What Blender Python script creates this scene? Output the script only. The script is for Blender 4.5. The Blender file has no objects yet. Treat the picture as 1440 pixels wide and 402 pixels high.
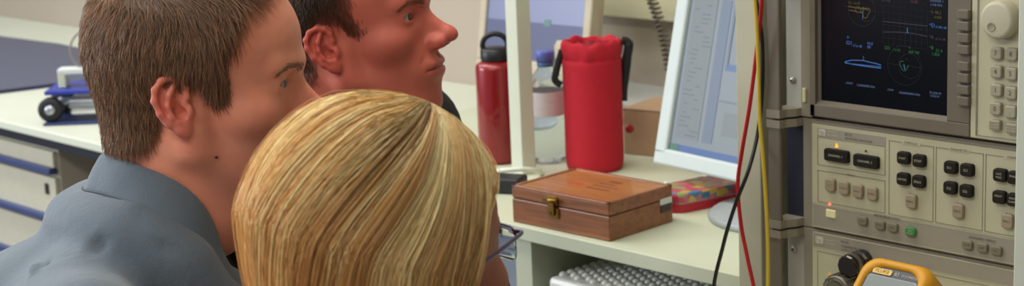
import bpy, bmesh, math, random
import numpy as np
from mathutils import Vector, Matrix, Euler
random.seed(7)
RNG = np.random.default_rng(11)
sc = bpy.context.scene
COL = sc.collection
# ---------------------------------------------------------------- camera frame (world: x along the bench, y towards the wall, z up)
FPX = 2400.0
_ph, _pi, _ro = math.radians(47), math.radians(11.9), math.radians(2.4)
CAM = np.array([0, 0, 1.5]); ZV = np.array([0, 0, 1.0])
F0 = np.array([-math.sin(_ph), math.cos(_ph), 0]); R0 = np.array([math.cos(_ph), math.sin(_ph), 0])
FW = F0 * math.cos(_pi) - ZV * math.sin(_pi); UU = ZV * math.cos(_pi) + F0 * math.sin(_pi)
RR = R0 * math.cos(_ro) - UU * math.sin(_ro); UC = UU * math.cos(_ro) + R0 * math.sin(_ro)
def ray(x, y): return FW + RR * (x - 720) / FPX - UC * (y - 201) / FPX
def onz(x, y, h): d = ray(x, y); return CAM + d * (h - CAM[2]) / d[2]
def onv(x, y, v): d = ray(x, y); return CAM + d * (v / d[1])
def atZ(x, y, Z): return CAM + ray(x, y) * Z
cam_d = bpy.data.cameras.new('camera'); cam = bpy.data.objects.new('camera', cam_d); COL.objects.link(cam)
cam_d.sensor_width = 36; cam_d.lens = FPX / 1440 * 36; cam_d.clip_start = .05
M = Matrix(((RR[0], UC[0], -FW[0], CAM[0]), (RR[1], UC[1], -FW[1], CAM[1]), (RR[2], UC[2], -FW[2], CAM[2]), (0, 0, 0, 1)))
cam.matrix_world = M; sc.camera = cam
cam_d.dof.use_dof = True; cam_d.dof.focus_distance = 1.72; cam_d.dof.aperture_fstop = 60 / 1000 / .0058
# ---------------------------------------------------------------- materials
def lin(c):
    if isinstance(c, str):
        c = [int(c[i:i + 2], 16) / 255 for i in (0, 2, 4)]
    return tuple(x / 12.92 if x <= .04045 else ((x + .055) / 1.055) ** 2.4 for x in c) + (1,)
MATS = {}
def mat(name, col, rough=.5, metal=0, var=.06, scale=30, bump=0, bscale=200, emit=None, estr=1, trans=0, alpha=None, coat=0, sheen=0, stretch=None, attr=None, sss=0, ior=None, spec=None):
    if name in MATS: return MATS[name]
    m = bpy.data.materials.new(name); m.use_nodes = True; nt = m.node_tree; N = nt.nodes; L = nt.links
    b = N['Principled BSDF']; c = lin(col)
    b.inputs['Roughness'].default_value = rough; b.inputs['Metallic'].default_value = metal
    b.inputs['Base Color'].default_value = c
    tc = N.new('ShaderNodeTexCoord'); mp = N.new('ShaderNodeMapping'); L.new(tc.outputs['Object'], mp.inputs[0])
    if stretch: mp.inputs['Scale'].default_value = stretch
    if attr:
        a = N.new('ShaderNodeAttribute'); a.attribute_name = attr; L.new(a.outputs['Color'], b.inputs['Base Color'])
    elif var:
        n = N.new('ShaderNodeTexNoise'); n.inputs['Scale'].default_value = scale; n.inputs['Detail'].default_value = 4; L.new(mp.outputs[0], n.inputs['Vector'])
        r = N.new('ShaderNodeValToRGB'); L.new(n.outputs['Fac'], r.inputs[0])
        r.color_ramp.elements[0].position = .3; r.color_ramp.elements[1].position = .7
        r.color_ramp.elements[0].color = tuple(x * (1 - var) for x in c[:3]) + (1,)
        r.color_ramp.elements[1].color = tuple(min(1, x * (1 + var)) for x in c[:3]) + (1,)
        L.new(r.outputs[0], b.inputs['Base Color'])
    if bump:
        n2 = N.new('ShaderNodeTexNoise'); n2.inputs['Scale'].default_value = bscale; n2.inputs['Detail'].default_value = 3; L.new(mp.outputs[0], n2.inputs['Vector'])
        bp = N.new('ShaderNodeBump'); bp.inputs['Strength'].default_value = bump; bp.inputs['Distance'].default_value = .001
        L.new(n2.outputs['Fac'], bp.inputs['Height']); L.new(bp.outputs[0], b.inputs['Normal'])
    if emit:
        b.inputs['Emission Color'].default_value = lin(emit); b.inputs['Emission Strength'].default_value = estr
    if trans: b.inputs['Transmission Weight'].default_value = trans
    if ior: b.inputs['IOR'].default_value = ior
    if spec is not None: b.inputs['Specular IOR Level'].default_value = spec
    if coat: b.inputs['Coat Weight'].default_value = coat
    if sheen: b.inputs['Sheen Weight'].default_value = sheen
    if alpha is not None: b.inputs['Alpha'].default_value = alpha
    if sss:
        b.inputs['Subsurface Weight'].default_value = sss; b.inputs['Subsurface Radius'].default_value = (1, .35, .2); b.inputs['Subsurface Scale'].default_value = .006
    MATS[name] = m; return m
# ---------------------------------------------------------------- mesh building
class MB:
    def __init__(s): s.v = []; s.f = []; s.m = []; s.mats = []; s.sm = []
    def mi(s, m):
        if m not in s.mats: s.mats.append(m)
        return s.mats.index(m)
    def add(s, vs, fs, m, smooth=False, T=None):
        o = len(s.v); k = s.mi(m)
        if T is not None: vs = [T @ Vector(v) for v in vs]
        s.v += [tuple(v) for v in vs]
        for f in fs: s.f.append([i + o for i in f]); s.m.append(k); s.sm.append(smooth)
        return s
    def box(s, lo, hi, m, r=0, T=None, seg=2, smooth=False):
        bm = bmesh.new(); bmesh.ops.create_cube(bm, size=1)
        c = [(a + b) / 2 for a, b in zip(lo, hi)]; d = [abs(b - a) for a, b in zip(lo, hi)]
        for v in bm.verts: v.co = Vector([c[i] + v.co[i] * d[i] for i in range(3)])
        if r: bmesh.ops.bevel(bm, geom=bm.edges[:], offset=min(r, min(d) * .49), segments=seg, affect='EDGES', profile=.5)
        bm.verts.ensure_lookup_table()
        s.add([v.co[:] for v in bm.verts], [[v.index for v in f.verts] for f in bm.faces], m, smooth, T); bm.free(); return s
    def prism(s, pts, y0, y1, m, T=None, bev=0, inset=0):
        """outline in local (x,z), extruded along y from y0 (front) to y1 (back); optional bevelled front"""
        n = len(pts); cx = sum(p[0] for p in pts) / n; cz = sum(p[1] for p in pts) / n
        rings = []
        def ring(y, ins):
            out = []
            for x, z in pts:
                dx, dz = x - cx, z - cz; l = math.hypot(dx, dz) or 1
                out.append((x - dx / l * ins, y, z - dz / l * ins))
            return out
        sg = 1 if y1 > y0 else -1
        rings = [ring(y1, 0), ring(y0 + sg * bev, 0)]
        if bev: rings += [ring(y0 + sg * bev * .3, bev * .3), ring(y0, bev)]
        vs = sum(rings, []); fs = []
        for k in range(len(rings) - 1):
            for i in range(n):
                j = (i + 1) % n; fs.append([k * n + i, k * n + j, (k + 1) * n + j, (k + 1) * n + i])
        fs.append(list(range((len(rings) - 1) * n, len(rings) * n))); fs.append(list(range(n))[::-1])
        return s.add(vs, fs, m, False, T)
    def lathe(s, prof, m, T=None, n=32, smooth=True, ax='z', sx=1, sy=1, close=True):
        vs = []; fs = []
        for r, h in prof:
            for i in range(n):
                a = 2 * math.pi * i / n; x, y = r * math.cos(a) * sx, r * math.sin(a) * sy
                vs.append((x, y, h) if ax == 'z' else (x, h, y))
        for k in range(len(prof) - 1):
            for i in range(n):
                j = (i + 1) % n; fs.append([k * n + i, k * n + j, (k + 1) * n + j, (k + 1) * n + i])
        if close: fs.append(list(range(n))[::-1]); fs.append(list(range((len(prof) - 1) * n, len(prof) * n)))
        return s.add(vs, fs, m, smooth, T)
    def tube(s, pts, r, m, n=8, T=None, res=6, closed=False, flat=None, raw=False):
        P = pts if raw else catmull(pts, res, closed)
        P = [Vector(p) for p in P]; vs = []; fs = []; K = len(P)
        up = Vector((0, 0, 1)); prev = None
        for k, p in enumerate(P):
            t = (P[(k + 1) % K] - P[k - 1]) if closed else (P[min(k + 1, K - 1)] - P[max(k - 1, 0)])
            t.normalize()
            if prev is None:
                a = t.cross(up)
                if a.length < 1e-3: a = t.cross(Vector((1, 0, 0)))
            else: a = prev - t * prev.dot(t)
            a.normalize(); b = t.cross(a); prev = a
            rr = r[min(k, len(r) - 1)] if isinstance(r, (list, tuple)) else r
            for i in range(n):
                g = 2 * math.pi * i / n; q = (flat or 1)
                vs.append(p + a * math.cos(g) * rr + b * math.sin(g) * rr * q)
        for k in range(K if closed else K - 1):
            k2 = (k + 1) % K
            for i in range(n):
                j = (i + 1) % n; fs.append([k * n + i, k * n + j, k2 * n + j, k2 * n + i])
        if not closed: fs.append(list(range(n))[::-1]); fs.append(list(range((K - 1) * n, K * n)))
        return s.add(vs, fs, m, True, T)
    def text(s, txt, size, m, T, align='CENTER', sx=1):
        vs, fs = text_geo(txt, align)
        return s.add([(v[0] * size * sx, 0, v[1] * size) for v in vs], fs, m, False, T)
    def build(s, name, parent=None, bevel=0, **tags):
        me = bpy.data.meshes.new(name); off = WORLD.get(parent.name, (0, 0, 0)) if parent else (0, 0, 0)
        loc = off
        if parent is None:
            xs = [v[0] for v in s.v]; ys = [v[1] for v in s.v]; zs = [v[2] for v in s.v]
            loc = ((min(xs) + max(xs)) / 2, (min(ys) + max(ys)) / 2, min(zs))
        me.from_pydata([(v[0] - loc[0], v[1] - loc[1], v[2] - loc[2]) for v in s.v], [], s.f)
        for m in s.mats: me.materials.append(m)
        me.polygons.foreach_set('material_index', s.m); me.polygons.foreach_set('use_smooth', s.sm)
        me.update()
        bm = bmesh.new(); bm.from_mesh(me); bmesh.ops.recalc_face_normals(bm, faces=bm.faces[:]); bm.to_mesh(me); bm.free()
        return link(name, me, parent, loc, **tags)
WORLD = {}
def link(name, me, parent, loc, **tags):
    o = bpy.data.objects.new(name, me); COL.objects.link(o)
    if parent: o.parent = parent
    else: o.location = loc
    WORLD[o.name] = tuple(loc)
    for k, v in tags.items(): o[k] = v
    return o
def thing(name, label, cat, loc, group=None):
    o = bpy.data.objects.new(name, None); COL.objects.link(o); o.location = loc; o.empty_display_size = .05
    WORLD[o.name] = tuple(float(c) for c in loc); o['label'] = label; o['category'] = cat
    if group: o['group'] = group
    return o
def catmull(pts, res=6, closed=False):
    P = [np.array(p, float) for p in pts]; n = len(P); out = []
    for i in range(n if closed else n - 1):
        if closed: a, b, c, d = P[i - 1], P[i], P[(i + 1) % n], P[(i + 2) % n]
        else: a, b, c, d = P[max(i - 1, 0)], P[i], P[i + 1], P[min(i + 2, n - 1)]
        for k in range(res):
            t = k / res
            out.append(.5 * (2 * b + (c - a) * t + (2 * a - 5 * b + 4 * c - d) * t * t + (3 * b - a - 3 * c + d) * t ** 3))
    if not closed: out.append(P[-1])
    return out
_TX = {}
def text_geo(txt, align='CENTER'):
    k = (txt, align)
    if k not in _TX:
        cu = bpy.data.curves.new('t', 'FONT'); cu.body = txt; cu.size = 1; cu.align_x = align; cu.align_y = 'CENTER'; cu.resolution_u = 2
        ob = bpy.data.objects.new('t', cu); me = bpy.data.meshes.new_from_object(ob)
        _TX[k] = ([v.co[:] for v in me.vertices], [list(p.vertices) for p in me.polygons])
        bpy.data.objects.remove(ob); bpy.data.meshes.remove(me); bpy.data.curves.remove(cu)
    return _TX[k]
def rrect(x0, z0, x1, z1, r, n=5):
    out = []
    for cx, cz, a0 in ((x1 - r, z1 - r, 0), (x0 + r, z1 - r, 90), (x0 + r, z0 + r, 180), (x1 - r, z0 + r, 270)):
        for i in range(n + 1):
            a = math.radians(a0 + 90 * i / n); out.append((cx + r * math.cos(a), cz + r * math.sin(a)))
    return out
def TR(x, y, z): return Matrix.Translation((x, y, z))
# ================================================================ room
WV = 2.75
mw = mat('wall_paint', 'aca092', .9, var=.03, scale=3, bump=.2, bscale=60)
m_white = mat('white_laminate', 'd3d7c6', .45, var=.02, scale=8)
m_ledge = mat('pale_laminate', 'd3d8d6', .5, var=.02)
m_cream = mat('cream_laminate', 'c8cdb4', .5, var=.03, scale=10)
m_post = mat('white_lacquer_post', 'ccd0bf', .4, var=.02)
m_grey = mat('blue_grey_panel', '8b93a0', .6)
m_dark = mat('dark_edge', '3a3d48', .5)
MB().box((-9, -1.5, -.02), (2.5, WV + .1, 0), mat('floor_vinyl', '6d6a66', .5, var=.1, scale=6)).build('floor', kind='structure')
MB().box((-9, WV, 0), (2.5, WV + .1, 3), mw).build('wall_back', kind='structure')
MB().box((-9.1, -1.5, 0), (-9, WV, 3), mw).build('wall_left', kind='structure')
MB().box((2.5, -1.5, 0), (2.6, WV, 3), mw).build('wall_right_blocker', kind='structure')  # unseen right wall, added to block ambient light from that side
MB().box((-9, -1.5, 3), (2.5, WV + .1, 3.05), mat('ceiling_paint', 'e4e2da', .9, var=.02)).build('ceiling', kind='structure')
# trunking along the back wall
b = MB(); md = mat('trunking_cream', 'd6d2b4', .5, var=.02)
b.box((-2.76, WV - .055, .992), (-.3, WV - .0005, 1.16), md, .004); b.box((-2.76, WV - .06, 1.07), (-.3, WV - .055, 1.075), md)
b.box((-2.76, WV - .012, .966), (-.3, WV - .0005, .992), mat('trunking_shadow', '8d8078', .7))  # dark strip standing in for the shadow line beneath the trunking
b.build('cable_trunking', label='cream cable trunking running along the back wall', category='cable trunking')
b = MB(); b.box((-5.62, WV - .03, .79), (-5.56, WV, 2.2), mat('pale_conduit', 'a9aeb0', .5), .006)
b.build('wall_conduit', label='pale vertical conduit on the wall at far left above the bench', category='conduit')
# ---- right-hand bench: cream shelf board (0.84 m), side panel, lower board
t = thing('shelf_unit', 'cream laminate shelf unit carrying the wooden box and the white monitor', 'shelf', (-1.85, 2.1, 0))
MB().box((-2.62, 1.722, .818), (-1.407, 2.50, .84), m_cream, .0015).build('shelf_board', t)
MB().box((-2.62, 2.50, .818), (-1.0, WV, .838), m_ledge, .0015).build('rear_board', t, label='paler board along the wall')
bp = MB(); bp.box((-1.858, 1.73, 0), (-1.822, 2.45, .818), m_cream, .001); bp.build('side_panel', t)
MB().box((-1.822, 1.76, .69), (-1.407, 2.45, .712), m_white, .001).build('lower_board', t)
MB().box((-1.822, 2.45, 0), (-1.407, 2.47, .818), m_cream).build('back_panel', t)
MB().box((-1.822, 1.80, 0), (-1.407, 1.82, .69), m_cream).build('door', t)
# grey cabinet left of side panel
t = thing('cabinet', 'blue-grey metal cabinet under the shelf board beside its side panel', 'cabinet', (-2.2, 2.1, 0))
MB().box((-2.6, 1.76, 0), (-1.86, 2.45, .812), m_grey, .003).build('body', t)
MB().box((-2.55, 1.748, .62), (-1.875, 1.76, .78), m_grey, .002).build('drawer', t)
MB().box((-2.55, 1.748, .1), (-1.875, 1.76, .6), m_grey, .002).build('door', t)
# upright post
p = onz(737, 243, .84)
MB().box((p[0] - .014, p[1] - .016, .84), (p[0] + .014, p[1] + .016, 1.75), m_post, .0015).build('shelf_post', label='square white upright post standing on the shelf left of the red bottle bag', category='post')
# right-hand near post at the frame's edge
p = onv(1428.5, 200, 1.45)
MB().box((p[0], 1.45, .78), (p[0] + .032, 1.482, 1.9), m_post, .0015).build('bench_post', label='white upright post at the right edge in front of the instruments', category='post')
# vertical furniture panel between shelf and instruments
MB().box((-1.405, 1.715, 0), (-1.366, 2.35, 1.9), mat('beige_panel', 'b0ad96', .6, var=.04, scale=20), .0015).build('divider_panel', label='tall beige divider panel between monitor shelf and instrument stack', category='panel')
# instrument bench
t = thing('instrument_bench', 'grey lab bench carrying the stacked measuring instruments', 'workbench', (-.85, 1.8, 0))
MB().box((-1.364, 1.36, .745), (-.3, 2.4, .78), m_cream, .002).build('worktop', t)
for x in (-1.34, -.34):
    for y in (1.5, 2.35): MB().box((x - .02, y - .02, 0), (x + .02, y + .02, .745), m_dark, .002).build('leg', t)
# ---- left bench (0.78 m)
t = thing('lab_bench', 'white-topped lab bench with dark edge and blue-handled drawers at far left', 'workbench', (-4, 2.2, 0))
MB().box((-6.3, 1.80, .760), (-2.64, WV, .78), m_white, .003).build('worktop', t)
MB().box((-6.3, 1.82, .733), (-2.64, 2.7, .760), mat('charcoal_rail', '20242f', .5), .001).build('rail', t, label='charcoal rail under the worktop')
cx = onv(76, 243, 1.83)[0]
mdr = mat('cream_drawer', 'c4bfab', .5, var=.03); mbl = mat('blue_handle', '3f4a74', .4)
cab = MB().box((-5.2, 1.845, .05), (cx, 2.6, .733), mdr, .002).build('drawer_cabinet', t)
zt = .732
for i in range(4):
    h = (.06, .112, .112, .3)[i]
    d = MB().box((-5.19, 1.832, zt - h + .004), (cx - .004, 1.845, zt - .012), mdr, .002).build('drawer', cab)
    bb = MB().box((-5.19, 1.818, zt - h - .004), (cx - .002, 1.84, zt - h + .012), mbl, .003)
    if i == 0: bb.box((cx - .05, 1.829, zt - h - .055), (cx - .035, 1.833, zt - h - .03), mat('lock_dark', '302c2a', .4))
    bb.build('drawer_handle', cab, label='blue grip strip')
    zt -= h + .002
MB().box((-2.95, 1.85, 0), (-2.93, 2.6, .733), mat('oak_panel', '9a7f60', .6, var=.15, scale=12)).build('end_panel', t)
MB().box((cx + .03, 2.3, .05), (-2.93, 2.33, .733), mat('brown_modesty', '6f5c48', .6, var=.1)).build('modesty_panel', t, label='brown modesty panel')
# navy mat on left bench
pts = [onz(x, y, .782) for x, y in ((-260, 165), (0, 131), (95, 119), (190, 108), (190, 88), (84, 65), (0, 54), (-300, 10))]
b = MB(); n = len(pts); vs = [tuple(q[:2]) + (.7805,) for q in pts] + [tuple(q[:2]) + (.79,) for q in pts]
b.add(vs, [list(range(n))[::-1], list(range(n, 2 * n))] + [[i, (i + 1) % n, n + (i + 1) % n, n + i] for i in range(n)], mat('navy_felt', '2b3150', .9, var=.12, scale=14, sheen=.2))
b.build('desk_mat', label='dark navy mat lying on the far left bench', category='mat')
# ---- mechanical rig on left bench
o = onz(108, 168, .78); bx, by = o[0], o[1]
t = thing('test_rig', 'small wheeled measuring rig with blue deck on the far left bench', 'apparatus', (bx, by, .78))
mbk = mat('rubber_black', '1b1b1e', .6); mst = mat('brushed_alloy', 'b9bec4', .35, .8); mrb = mat('rig_blue', '26379a', .35); mnv = mat('navy_plate', '25335e', .5)
def W(a, c, z): # along R0, along F0 from rig base
    q = np.array([bx, by, .78]) + R0 * a + F0 * c; return (q[0], q[1], .78 + z)
Rr = Matrix(((R0[0], F0[0], 0, bx), (R0[1], F0[1], 0, by), (0, 0, 1, .78), (0, 0, 0, 1)))
MB().box((-.06, -.07, 0), (.16, .10, .006), mnv, .002, Rr).build('base_plate', t)
for k, (a, c) in enumerate(((-.045, -.045), (.11, -.045), (-.045, .07), (.11, .07))):
    Tm = Rr @ TR(a, c, .034) @ Matrix.Rotation(math.radians(90), 4, 'X')
    w = MB().lathe([(.012, -.012), (.024, -.013), (.028, -.009), (.028, .009), (.024, .013), (.012, .012)], mbk, Tm, 28).build('wheel', t)
    MB().lathe([(.002, -.016), (.009, -.015), (.012, -.0125), (.012, .0125), (.009, .015), (.002, .016)], mst, Tm, 20).build('hub', w)
bb = MB()
for c in (-.02, .04): bb.tube([(-.05, c, .04), (.03, c, .045), (.14, c, .04)], .006, mst, T=Rr)
bb.box((-.01, -.03, .03), (.14, .05, .052), mst, .004, Rr); bb.tube([(-.045, -.05, .034), (-.045, .075, .034)], .004, mst, T=Rr); bb.tube([(.11, -.05, .034), (.11, .075, .034)], .004, mst, T=Rr)
bb.build('chassis', t)
MB().box((-.055, -.055, .068), (.17, .085, .078), mrb, .003, Rr).build('deck', t, label='blue deck plate')
MB().box((0.0, -.035, .020), (.12, -.045, .028), mat('white_plastic', 'd8d8d4', .4), .002, Rr).build('front_bar', t)
bb = MB(); bb.box((-.03, -.02, .078), (-.012, .02, .115), m_cream, .003, Rr); bb.box((.1, -.02, .078), (.118, .02, .115), m_cream, .003, Rr); bb.box((-.03, -.02, .108), (.16, .02, .122), m_ledge, .003, Rr)
bb.build('frame', t, label='pale bridge frame')
bb = MB(); ring = [W(.055 + .055 * math.cos(a) , .0, .16 + .05 * math.sin(a)) for a in [math.radians(d) for d in range(250, -90, -20)]]
bb.tube([W(.02, 0, .118)] + ring[:-1] + [W(.07, 0, .119)], .0025, mat('taupe_cable', '8b8078', .5)); bb.build('cable_loop', t)

# ================================================================ background monitor behind the post
def monitor(name, label, bl, az, tilt, w, h, mbez, bez, screen_mat, foot, deco=None):
    """bl: bottom-left front corner; az rotation of width axis (deg, 0 = along x); tilt back"""
    t = thing(name, label, 'monitor', foot)
    T = Matrix.Translation(bl) @ Matrix.Rotation(math.radians(az), 4, 'Z') @ Matrix.Rotation(math.radians(-tilt), 4, 'X')
    b = MB(); l, r, bo, to = bez
    b.box((0, 0, 0), (w, .03, bo), mbez, .004, T); b.box((0, 0, h - to), (w, .03, h), mbez, .004, T)
    b.box((0, 0, bo * .6), (l, .03, h - to * .6), mbez, .004, T); b.box((w - r, 0, bo * .6), (w, .03, h - to * .6), mbez, .004, T)
    b.build('bezel', t)
    b = MB(); b.box((.004, .012, .004), (w - .004, .045, h - .004), mbez, .006, T); b.box((w * .2, .045, h * .2), (w * .8, .075, h * .8), mbez, .01, T); b.build('housing', t)
    s = MB(); s.box((l, .006, bo), (w - r, .0125, h - to), screen_mat, 0, T)
    if deco: deco(s, T, l, w - r, bo, h - to)
    s.build('screen', t)
    c = T @ Vector((w / 2, .06, h * .35)); b = MB()
    b.tube([(foot[0], foot[1], foot[2] + .012), ((foot[0] + c[0]) / 2, (foot[1] + c[1]) / 2 + .01, (foot[2] + c[2]) / 2), tuple(c)], .022, mbez, 14, flat=1.6); b.build('stand', t)
    MB().lathe([(.116, 0), (.118, .006), (.112, .011), (.06, .017), (.03, .02)], mat('grey_foot', 'a3abae', .45), TR(*foot), 48).build('foot', t)
    return t
m_b1 = mat('beige_bezel', 'b4a892', .5); m_b2 = mat('white_bezel', 'bec9c8', .45, var=.02)
def deco1(s, T, x0, x1, z0, z1):
    e1 = mat('scr_pale', '000000', .4, emit='9aa4d8', estr=.7, var=0); e2 = mat('scr_green', '000000', .4, emit='5f9a90', estr=.6, var=0)
    for i, (fx, fz, m) in enumerate(((.62, .75, e1), (.64, .5, e1), (.60, .28, e2), (.2, .85, e1), (.3, .7, e1))):
        x = x0 + (x1 - x0) * fx; z = z0 + (z1 - z0) * fz; s.box((x, .0045, z), (x + .018, .006, z + .014), m, 0, T)
    e3 = mat('scr_dark', '000000', .4, emit='565d92', estr=.6, var=0); s.box((x0, .005, z0), (x1, .006, z0 + (z1 - z0) * .30), e3, 0, T)
bl = onv(668, 96, 2.45); fo = onz(815, 165, .8401)
monitor('flat_monitor', 'beige-framed monitor with blue screen behind the white post', tuple(bl), 2, 10, .325, .33, m_b1, (.02, .022, .03, .03),
        mat('screen_blue', '15151c', .3, emit='7d86bb', estr=.62, var=0), (fo[0], fo[1] , .8401), deco1)
# ================================================================ white monitor
bl = onv(917, 229, 1.985)
def deco2(s, T, x0, x1, z0, z1):
    e = lambda n, c, k=.5: mat(n, '000000', .4, emit=c, estr=k, var=0)
    blue = e('scr_bar', '2a5fa8', .7); lav = e('scr_lav', '7588a4', .55); gr = e('scr_pane', '8b9799', .55); lt = e('scr_lt', '95a3a6', .58); gn = e('scr_gn', '2f7a5c', .6); dk = e('scr_line', '6c7f92', .6)
    w = x1 - x0; h = z1 - z0
    def R(a, c, d, g, m, k=0): s.box((x0 + a * w, .0052 - k * .0005, z0 + c * h), (x0 + d * w, .006, z0 + g * h), m, 0, T)
    R(0, 0, 1, .04, blue); R(0, 0, .07, .04, gn, 1)
    R(.03, .08, .2, .93, gr); R(.23, .08, .3, .93, lav); R(.32, .1, .9, .33, lt); R(.36, .14, .7, .28, gr, 1)
    R(.32, .52, 1, .56, mat('scr_mid', '000000', .4, emit='4f74ae', estr=.65, var=0)); R(.32, .54, .335, .95, lav, 1); R(.36, .60, .96, .92, lt); R(.42, .64, .9, .70, gr, 1)
    R(.33, .885, .97, .915, mat('scr_mid', ''), 2); R(.36, .86, .97, .88, lav, 2); R(.45, .77, .97, .785, mat('scr_mid', ''), 2); R(0, .96, 1, 1, blue, 2)
    R(.30, .335, 1, .345, dk, 1)
    for i in range(30):
        a_ = random.choice((.045, .06, .1, .13)); R(a_, .10 + i * .027, min(a_ + .02 + .06 * random.random(), .195), .108 + i * .027, mat('scr_txt', '000000', .4, emit='74838e', estr=.5, var=0), 1)
    for i in range(7): R(.4, .66 + i * .03, .45 + .35 * random.random(), .672 + i * .03, dk, 2)
fo = onz(1105, 305, .8401)
monitor('white_monitor', 'white-framed flat monitor showing grey software windows beside the divider panel', tuple(bl), -7, 13, .37, .32, m_b2, (.028, .03, .027, .03),
        mat('screen_grey', '101214', .35, emit='84929a', estr=.55, var=0), (fo[0], fo[1], .8401), deco2)

# ================================================================ wooden box
FL = onz(721.5, 311.7, .84); FR = onz(857.6, 340.4, .84); BR = onz(950.7, 312.7, .84)
bw = float(np.linalg.norm(FR - FL)); bd = float(np.linalg.norm(BR - FR)); ang = math.atan2(FR[1] - FL[1], FR[0] - FL[0])
T = Matrix.Translation((FL[0], FL[1], .8405)) @ Matrix.Rotation(ang, 4, 'Z')
mwd = mat('walnut_wood', '87502a', .42, var=.28, scale=22, stretch=(.6, 5, 9), bump=.15, bscale=120, coat=.2)
mwt = mat('lid_veneer', 'a06430', .4, var=.2, scale=14, stretch=(1, 7, 3), coat=.3)
mwk = mat('groove_dark', '3b1c0e', .6); mbr = mat('aged_brass', '8a6a30', .35, .9, var=.3, scale=300)
t = thing('wooden_box', 'brown wooden instrument case with brass latch on the cream shelf', 'box', (FL[0], FL[1], .8405))
H = .058; HB = .037
MB().box((0, 0, 0), (bw, bd, HB), mwd, .0015, T).box((.002, .002, HB - .001), (bw - .002, bd - .002, HB + .0018), mwk, 0, T).build('body', t)
b = MB(); b.box((0, 0, HB + .0015), (bw, bd, H - .003), mwd, .0015, T)
q = .007
for lo, hi in (((0, 0), (bw, q)), ((0, bd - q), (bw, bd)), ((0, 0), (q, bd)), ((bw - q, 0), (bw, bd))): b.box((lo[0], lo[1], H - .005), (hi[0], hi[1], H), mwd, .001, T)
lid = b.build('lid', t)
b = MB(); b.box((q, q, H - .0032), (bw - q, bd - q, H - .0015), mwt, 0, T)
mrd = mat('faded_red_mark', 'b8402a', .6, var=.1); mdm = mat('dark_print', '6b3524', .6)
Tt = T @ TR(bw * .44, bd * .36, H - .0012) @ Matrix.Rotation(math.radians(-90), 4, 'X')
for i in range(3):
    b.box((bw * .30 + i * .009, bd * .42 + (i % 2) * .006, H - .0016), (bw * .30 + .007 + i * .009, bd * .42 + .012, H - .0012), mrd, 0, T)
for i, ww in enumerate((.034, .05, .045)):
    b.box((bw * .50, bd * (.62 - i * .10), H - .0016), (bw * .50 + ww, bd * (.62 - i * .10) + .0035, H - .0012), mdm, 0, T)
b.box((bw * .54, bd * .72, H - .0016), (bw * .54 + .022, bd * .72 + .008, H - .0012), mdm, 0, T)
b.build('lid_panel', lid, label='lighter inset lid panel with faded print')
b = MB(); lx = bw * .44
b.prism(rrect(lx - .011, HB + .002, lx + .011, HB + .016, .004), -.003, .0, mbr, T, .001)
b.prism(rrect(lx - .012, HB - .018, lx + .012, HB - .002, .004), -.003, .0, mbr, T, .001)
b.prism(rrect(lx - .006, HB - .013, lx + .006, HB + .010, .003), -.0065, -.002, mbr, T, .001)
b.lathe([(.0035, -.005), (.0035, .005)], mbr, T @ TR(lx, -.006, HB + .010) @ Matrix.Rotation(math.radians(90), 4, 'Y') @ Matrix.Scale(2.6, 4, (0, 0, 1)), 12)
b.prism(rrect(lx - .002, HB - .012, lx + .002, HB - .006, .001), -.0072, -.006, mwk, T)
b.build('latch', t, label='aged brass latch')
MB().box((bw - .0005, bd * .80, HB - .006), (bw + .0008, bd * .985, HB + .003), mat('sticker_white', 'cfd3cc', .4, var=.02), 0, T).build('sticker', t, label='small white sticker')
MB().box((bw - .0005, bd * .8, HB - .018), (bw + .002, bd * .97, HB - .007), mat('dark_metal_hook', '4a3c38', .4, .5), .001, T).build('side_catch', t, label='dark metal catch')
# bubble wrap beneath the shelf (tray of white foam)
qa = onz(757, 393, .766); qb = onz(832, 363, .766); T = TR(-1.797 - .022, 1.735 - .03, .7125)
b = MB(); mfo = mat('bubble_white', 'f0f0ea', .35, var=.04)
b.box((.025, .03, 0), (.36, .42, .052), mfo, .008, T, smooth=False)
for i in range(20):
    for j in range(21):
        x = .038 + i * .0162; y = .052 + j * .0165 + (i % 2) * .008
        if y < .405: b.lathe([(.0072, .051), (.0068, .0545), (.0045, .0565), (.0008, .0572)], mfo, T @ TR(x, y, 0), 10)
b.build('bubble_wrap', label='sheet of white bubble wrap lying under the cream shelf', category='bubble wrap')

# ================================================================ red tin
p0 = onz(950, 302, .8405); p1 = onz(1040, 284, .8405); az = math.atan2(p1[1] - p0[1], p1[0] - p0[0])
T = Matrix.Translation((p0[0], p0[1], .8405)) @ Matrix.Rotation(az, 4, 'Z')
mre = mat('tin_red', 'b3202f', .35, var=.08)
def tin_mat():
    m = mat('tin_pattern', 'b3202f', .35, var=0); nt = m.node_tree; N = nt.nodes; L = nt.links
    tc = N.new('ShaderNodeTexCoord'); vo = N.new('ShaderNodeTexVoronoi'); vo.inputs['Scale'].default_value = 80; L.new(tc.outputs['Object'], vo.inputs['Vector'])
    r = N.new('ShaderNodeValToRGB'); r.color_ramp.interpolation = 'CONSTANT'; e = r.color_ramp.elements
    e[0].color = lin('b8485c'); e[0].position = 0; e[1].position = .32; e[1].color = lin('c2a24c')
    for p, c in ((.47, 'b33a52'), (.62, '4d7a9c'), (.74, 'bd6a72'), (.88, '8a9a5c')): q = e.new(p); q.color = lin(c)
    sp = N.new('ShaderNodeSeparateColor'); L.new(vo.outputs['Color'], sp.inputs[0]); L.new(sp.outputs[0], r.inputs[0]); L.new(r.outputs[0], N['Principled BSDF'].inputs['Base Color']); return m
mtp = tin_mat()
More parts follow.
